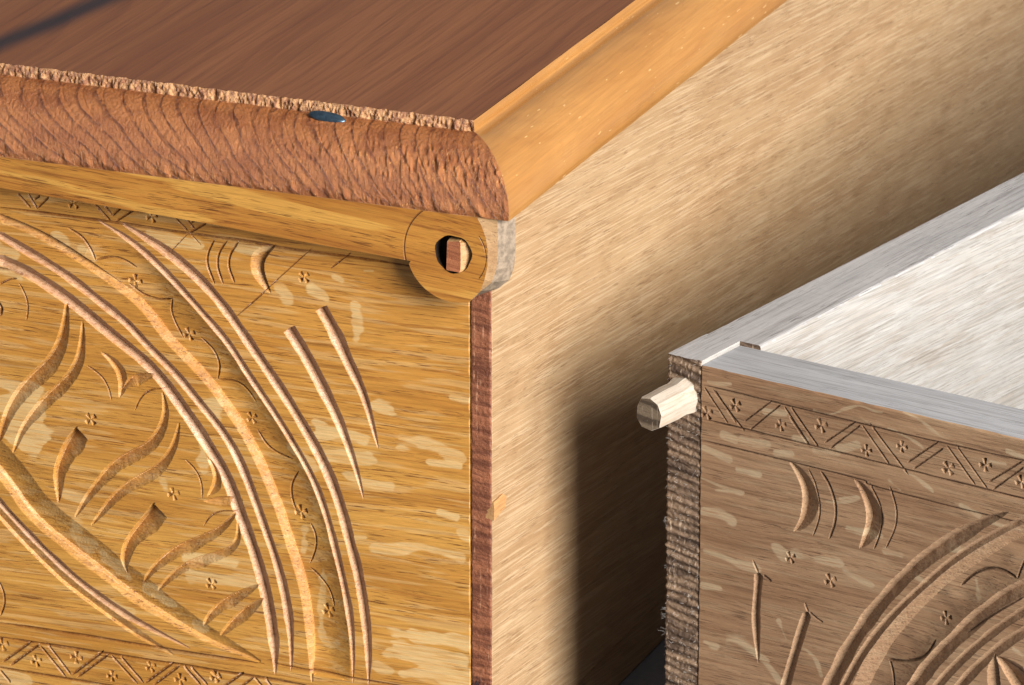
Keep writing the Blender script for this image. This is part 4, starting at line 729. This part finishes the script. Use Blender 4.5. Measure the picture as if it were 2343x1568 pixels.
# the strip's own short length in front of the rabbet shoulder
for mat, edge, flip, to in ((1, P[:, -1], False, None),):
    bk = edge.copy(); bk[:, 1] = 20.0
    m.grid(np.stack([edge * (1 - k) + bk * k for k in np.linspace(0, 1, 14)], 1), mat, False, flip)
for edge, flip in ((P[0], False), (P[-1], True)):
    bk = edge.copy(); bk[:, 1] = 20.0
    m.grid(np.stack([edge, bk], 1), 0, False, flip)
ysb = np.concatenate([np.linspace(20, 200, 90), np.linspace(210, 520, 30)])
pb = round_prof(-11.2, 6.8, .5, HT, .7)
prof_b = np.array(pb)
side0 = m.n
m.extrude_y(pb, ysb, 0, 'ab', jitter=.10, seed=5, capmat=2)
# the top faces of that extrusion take the grey edge material
f = m.f[-3]; mi = m.mi[-3]; vv = m.v[-3]
cz_ = vv[(f - side0)].mean(1)[:, 2]; mi[cz_ > HT - .45] = 1
back_b = tag(m.build('back_board', [M_back_new, M_top_new, M_end_new], box_b), 'pale bare oak back board with grey top edge and fuzzy sawn end')

# whittled hinge pin
m = Mesh()
pcx, pcz = -5.8, 124.6
oct_ = [(-4.3, -1.9), (-2.6, -4.6), (.6, -5.1), (3.6, -3.5), (4.3, .2), (2.9, 3.3), (.4, 4.8), (-2.8, 4.3), (-4.2, 1.6)]
rings = []
ylist = [2.0, -.6, -4, -8, -12, -16.6, -17.3]
for i, y in enumerate(ylist):
    k = [1.13, 1.10, .98, 1.02, 1.0, .99, .94][i]
    rings.append(np.array([(pcx + a * k + .25 * vnoise(np.array([i * 1.3]), np.array([j * 2.1]), 3)[0], y, pcz + b * k + .3 * vnoise(np.array([i * 1.7]), np.array([j * 1.9]), 4)[0]) for j, (a, b) in enumerate(oct_)]))
n9 = len(oct_)
m.add(np.vstack(rings), [(k * n9 + i, k * n9 + (i + 1) % n9, (k + 1) * n9 + (i + 1) % n9, (k + 1) * n9 + i)[::-1] for k in range(len(ylist) - 1) for i in range(n9)][::1], 0)
m.add(rings[-1], [tuple(range(n9))], 1)
pin_b = m.build('hinge_pin', [M_pin_new, M_pin_end_new], back_b)
bm = bmesh.new(); bm.from_mesh(pin_b.data); bmesh.ops.remove_doubles(bm, verts=bm.verts, dist=1e-6); bmesh.ops.recalc_face_normals(bm, faces=bm.faces); bm.to_mesh(pin_b.data); bm.free()
tag(pin_b, 'pale whittled round hinge pin sticking out of the end grain')

# whiskers of torn fibre on the sawn end
m = Mesh()
R_ = random.Random(4)
def fibre(p, d, length, r, curl):
    p = Vector(p); d = Vector(d).normalized(); k = 7; pts = [p.copy()]
    for i in range(k):
        d = (d + Vector((R_.uniform(-1, 1), R_.uniform(-1, 1), R_.uniform(-1, 1))) * curl).normalized()
        p = p + d * (length / k); pts.append(p.copy())
    V = []
    for i, a in enumerate(pts):
        w = r * (1 - .6 * i / k)
        for an in (0, 2.1, 4.2): V.append((a.x + w * math.cos(an), a.y + w * math.sin(an) * .7, a.z + w * math.sin(an)))
    m.add(V, [(3 * i + j, 3 * i + (j + 1) % 3, 3 * i + 3 + (j + 1) % 3, 3 * i + 3 + j) for i in range(len(pts) - 1) for j in range(3)])
for k in range(260):
    fibre((R_.uniform(-11, -.3), R_.uniform(-.05, .15), R_.uniform(38, 136)), (R_.uniform(-1, .4), -.7, R_.uniform(-.6, .6)), R_.uniform(.4, 1.3), .035, .5)
for z0_, cnt, ln_ in ((86.0, 12, 2.2), (58.5, 12, 4.0), (53.5, 6, 4.0), (47, 3, 2.5), (73, 4, 1.5), (117, 5, 1.4)):
    for k in range(cnt):
        fibre((-11.0 + R_.uniform(-.2, .4), R_.uniform(-.1, .3), z0_ + R_.uniform(-1.6, 1.6)), (-1, R_.uniform(-.6, .2), R_.uniform(-.9, .9)), R_.uniform(.3, 1) * ln_ * .8, .018, .7)
tag(m.build('loose_fibre', M_fibre, back_b), 'whitish wisps of torn fibre', kind='stuff')

m = Mesh(); m.box(285, 300, 20.1, 520, .5, HT - 1.3); m.build('front_board', M_panel_new, box_b)
m = Mesh(); m.box(6.9, 284.8, 501, 520, .5, HT - 1.3); m.build('far_side_panel', M_back_new, box_b)
m = Mesh(); m.box(7.0, 284.8, 20.2, 500.8, .3, 14); m.build('bottom_board', M_back_new, box_b)
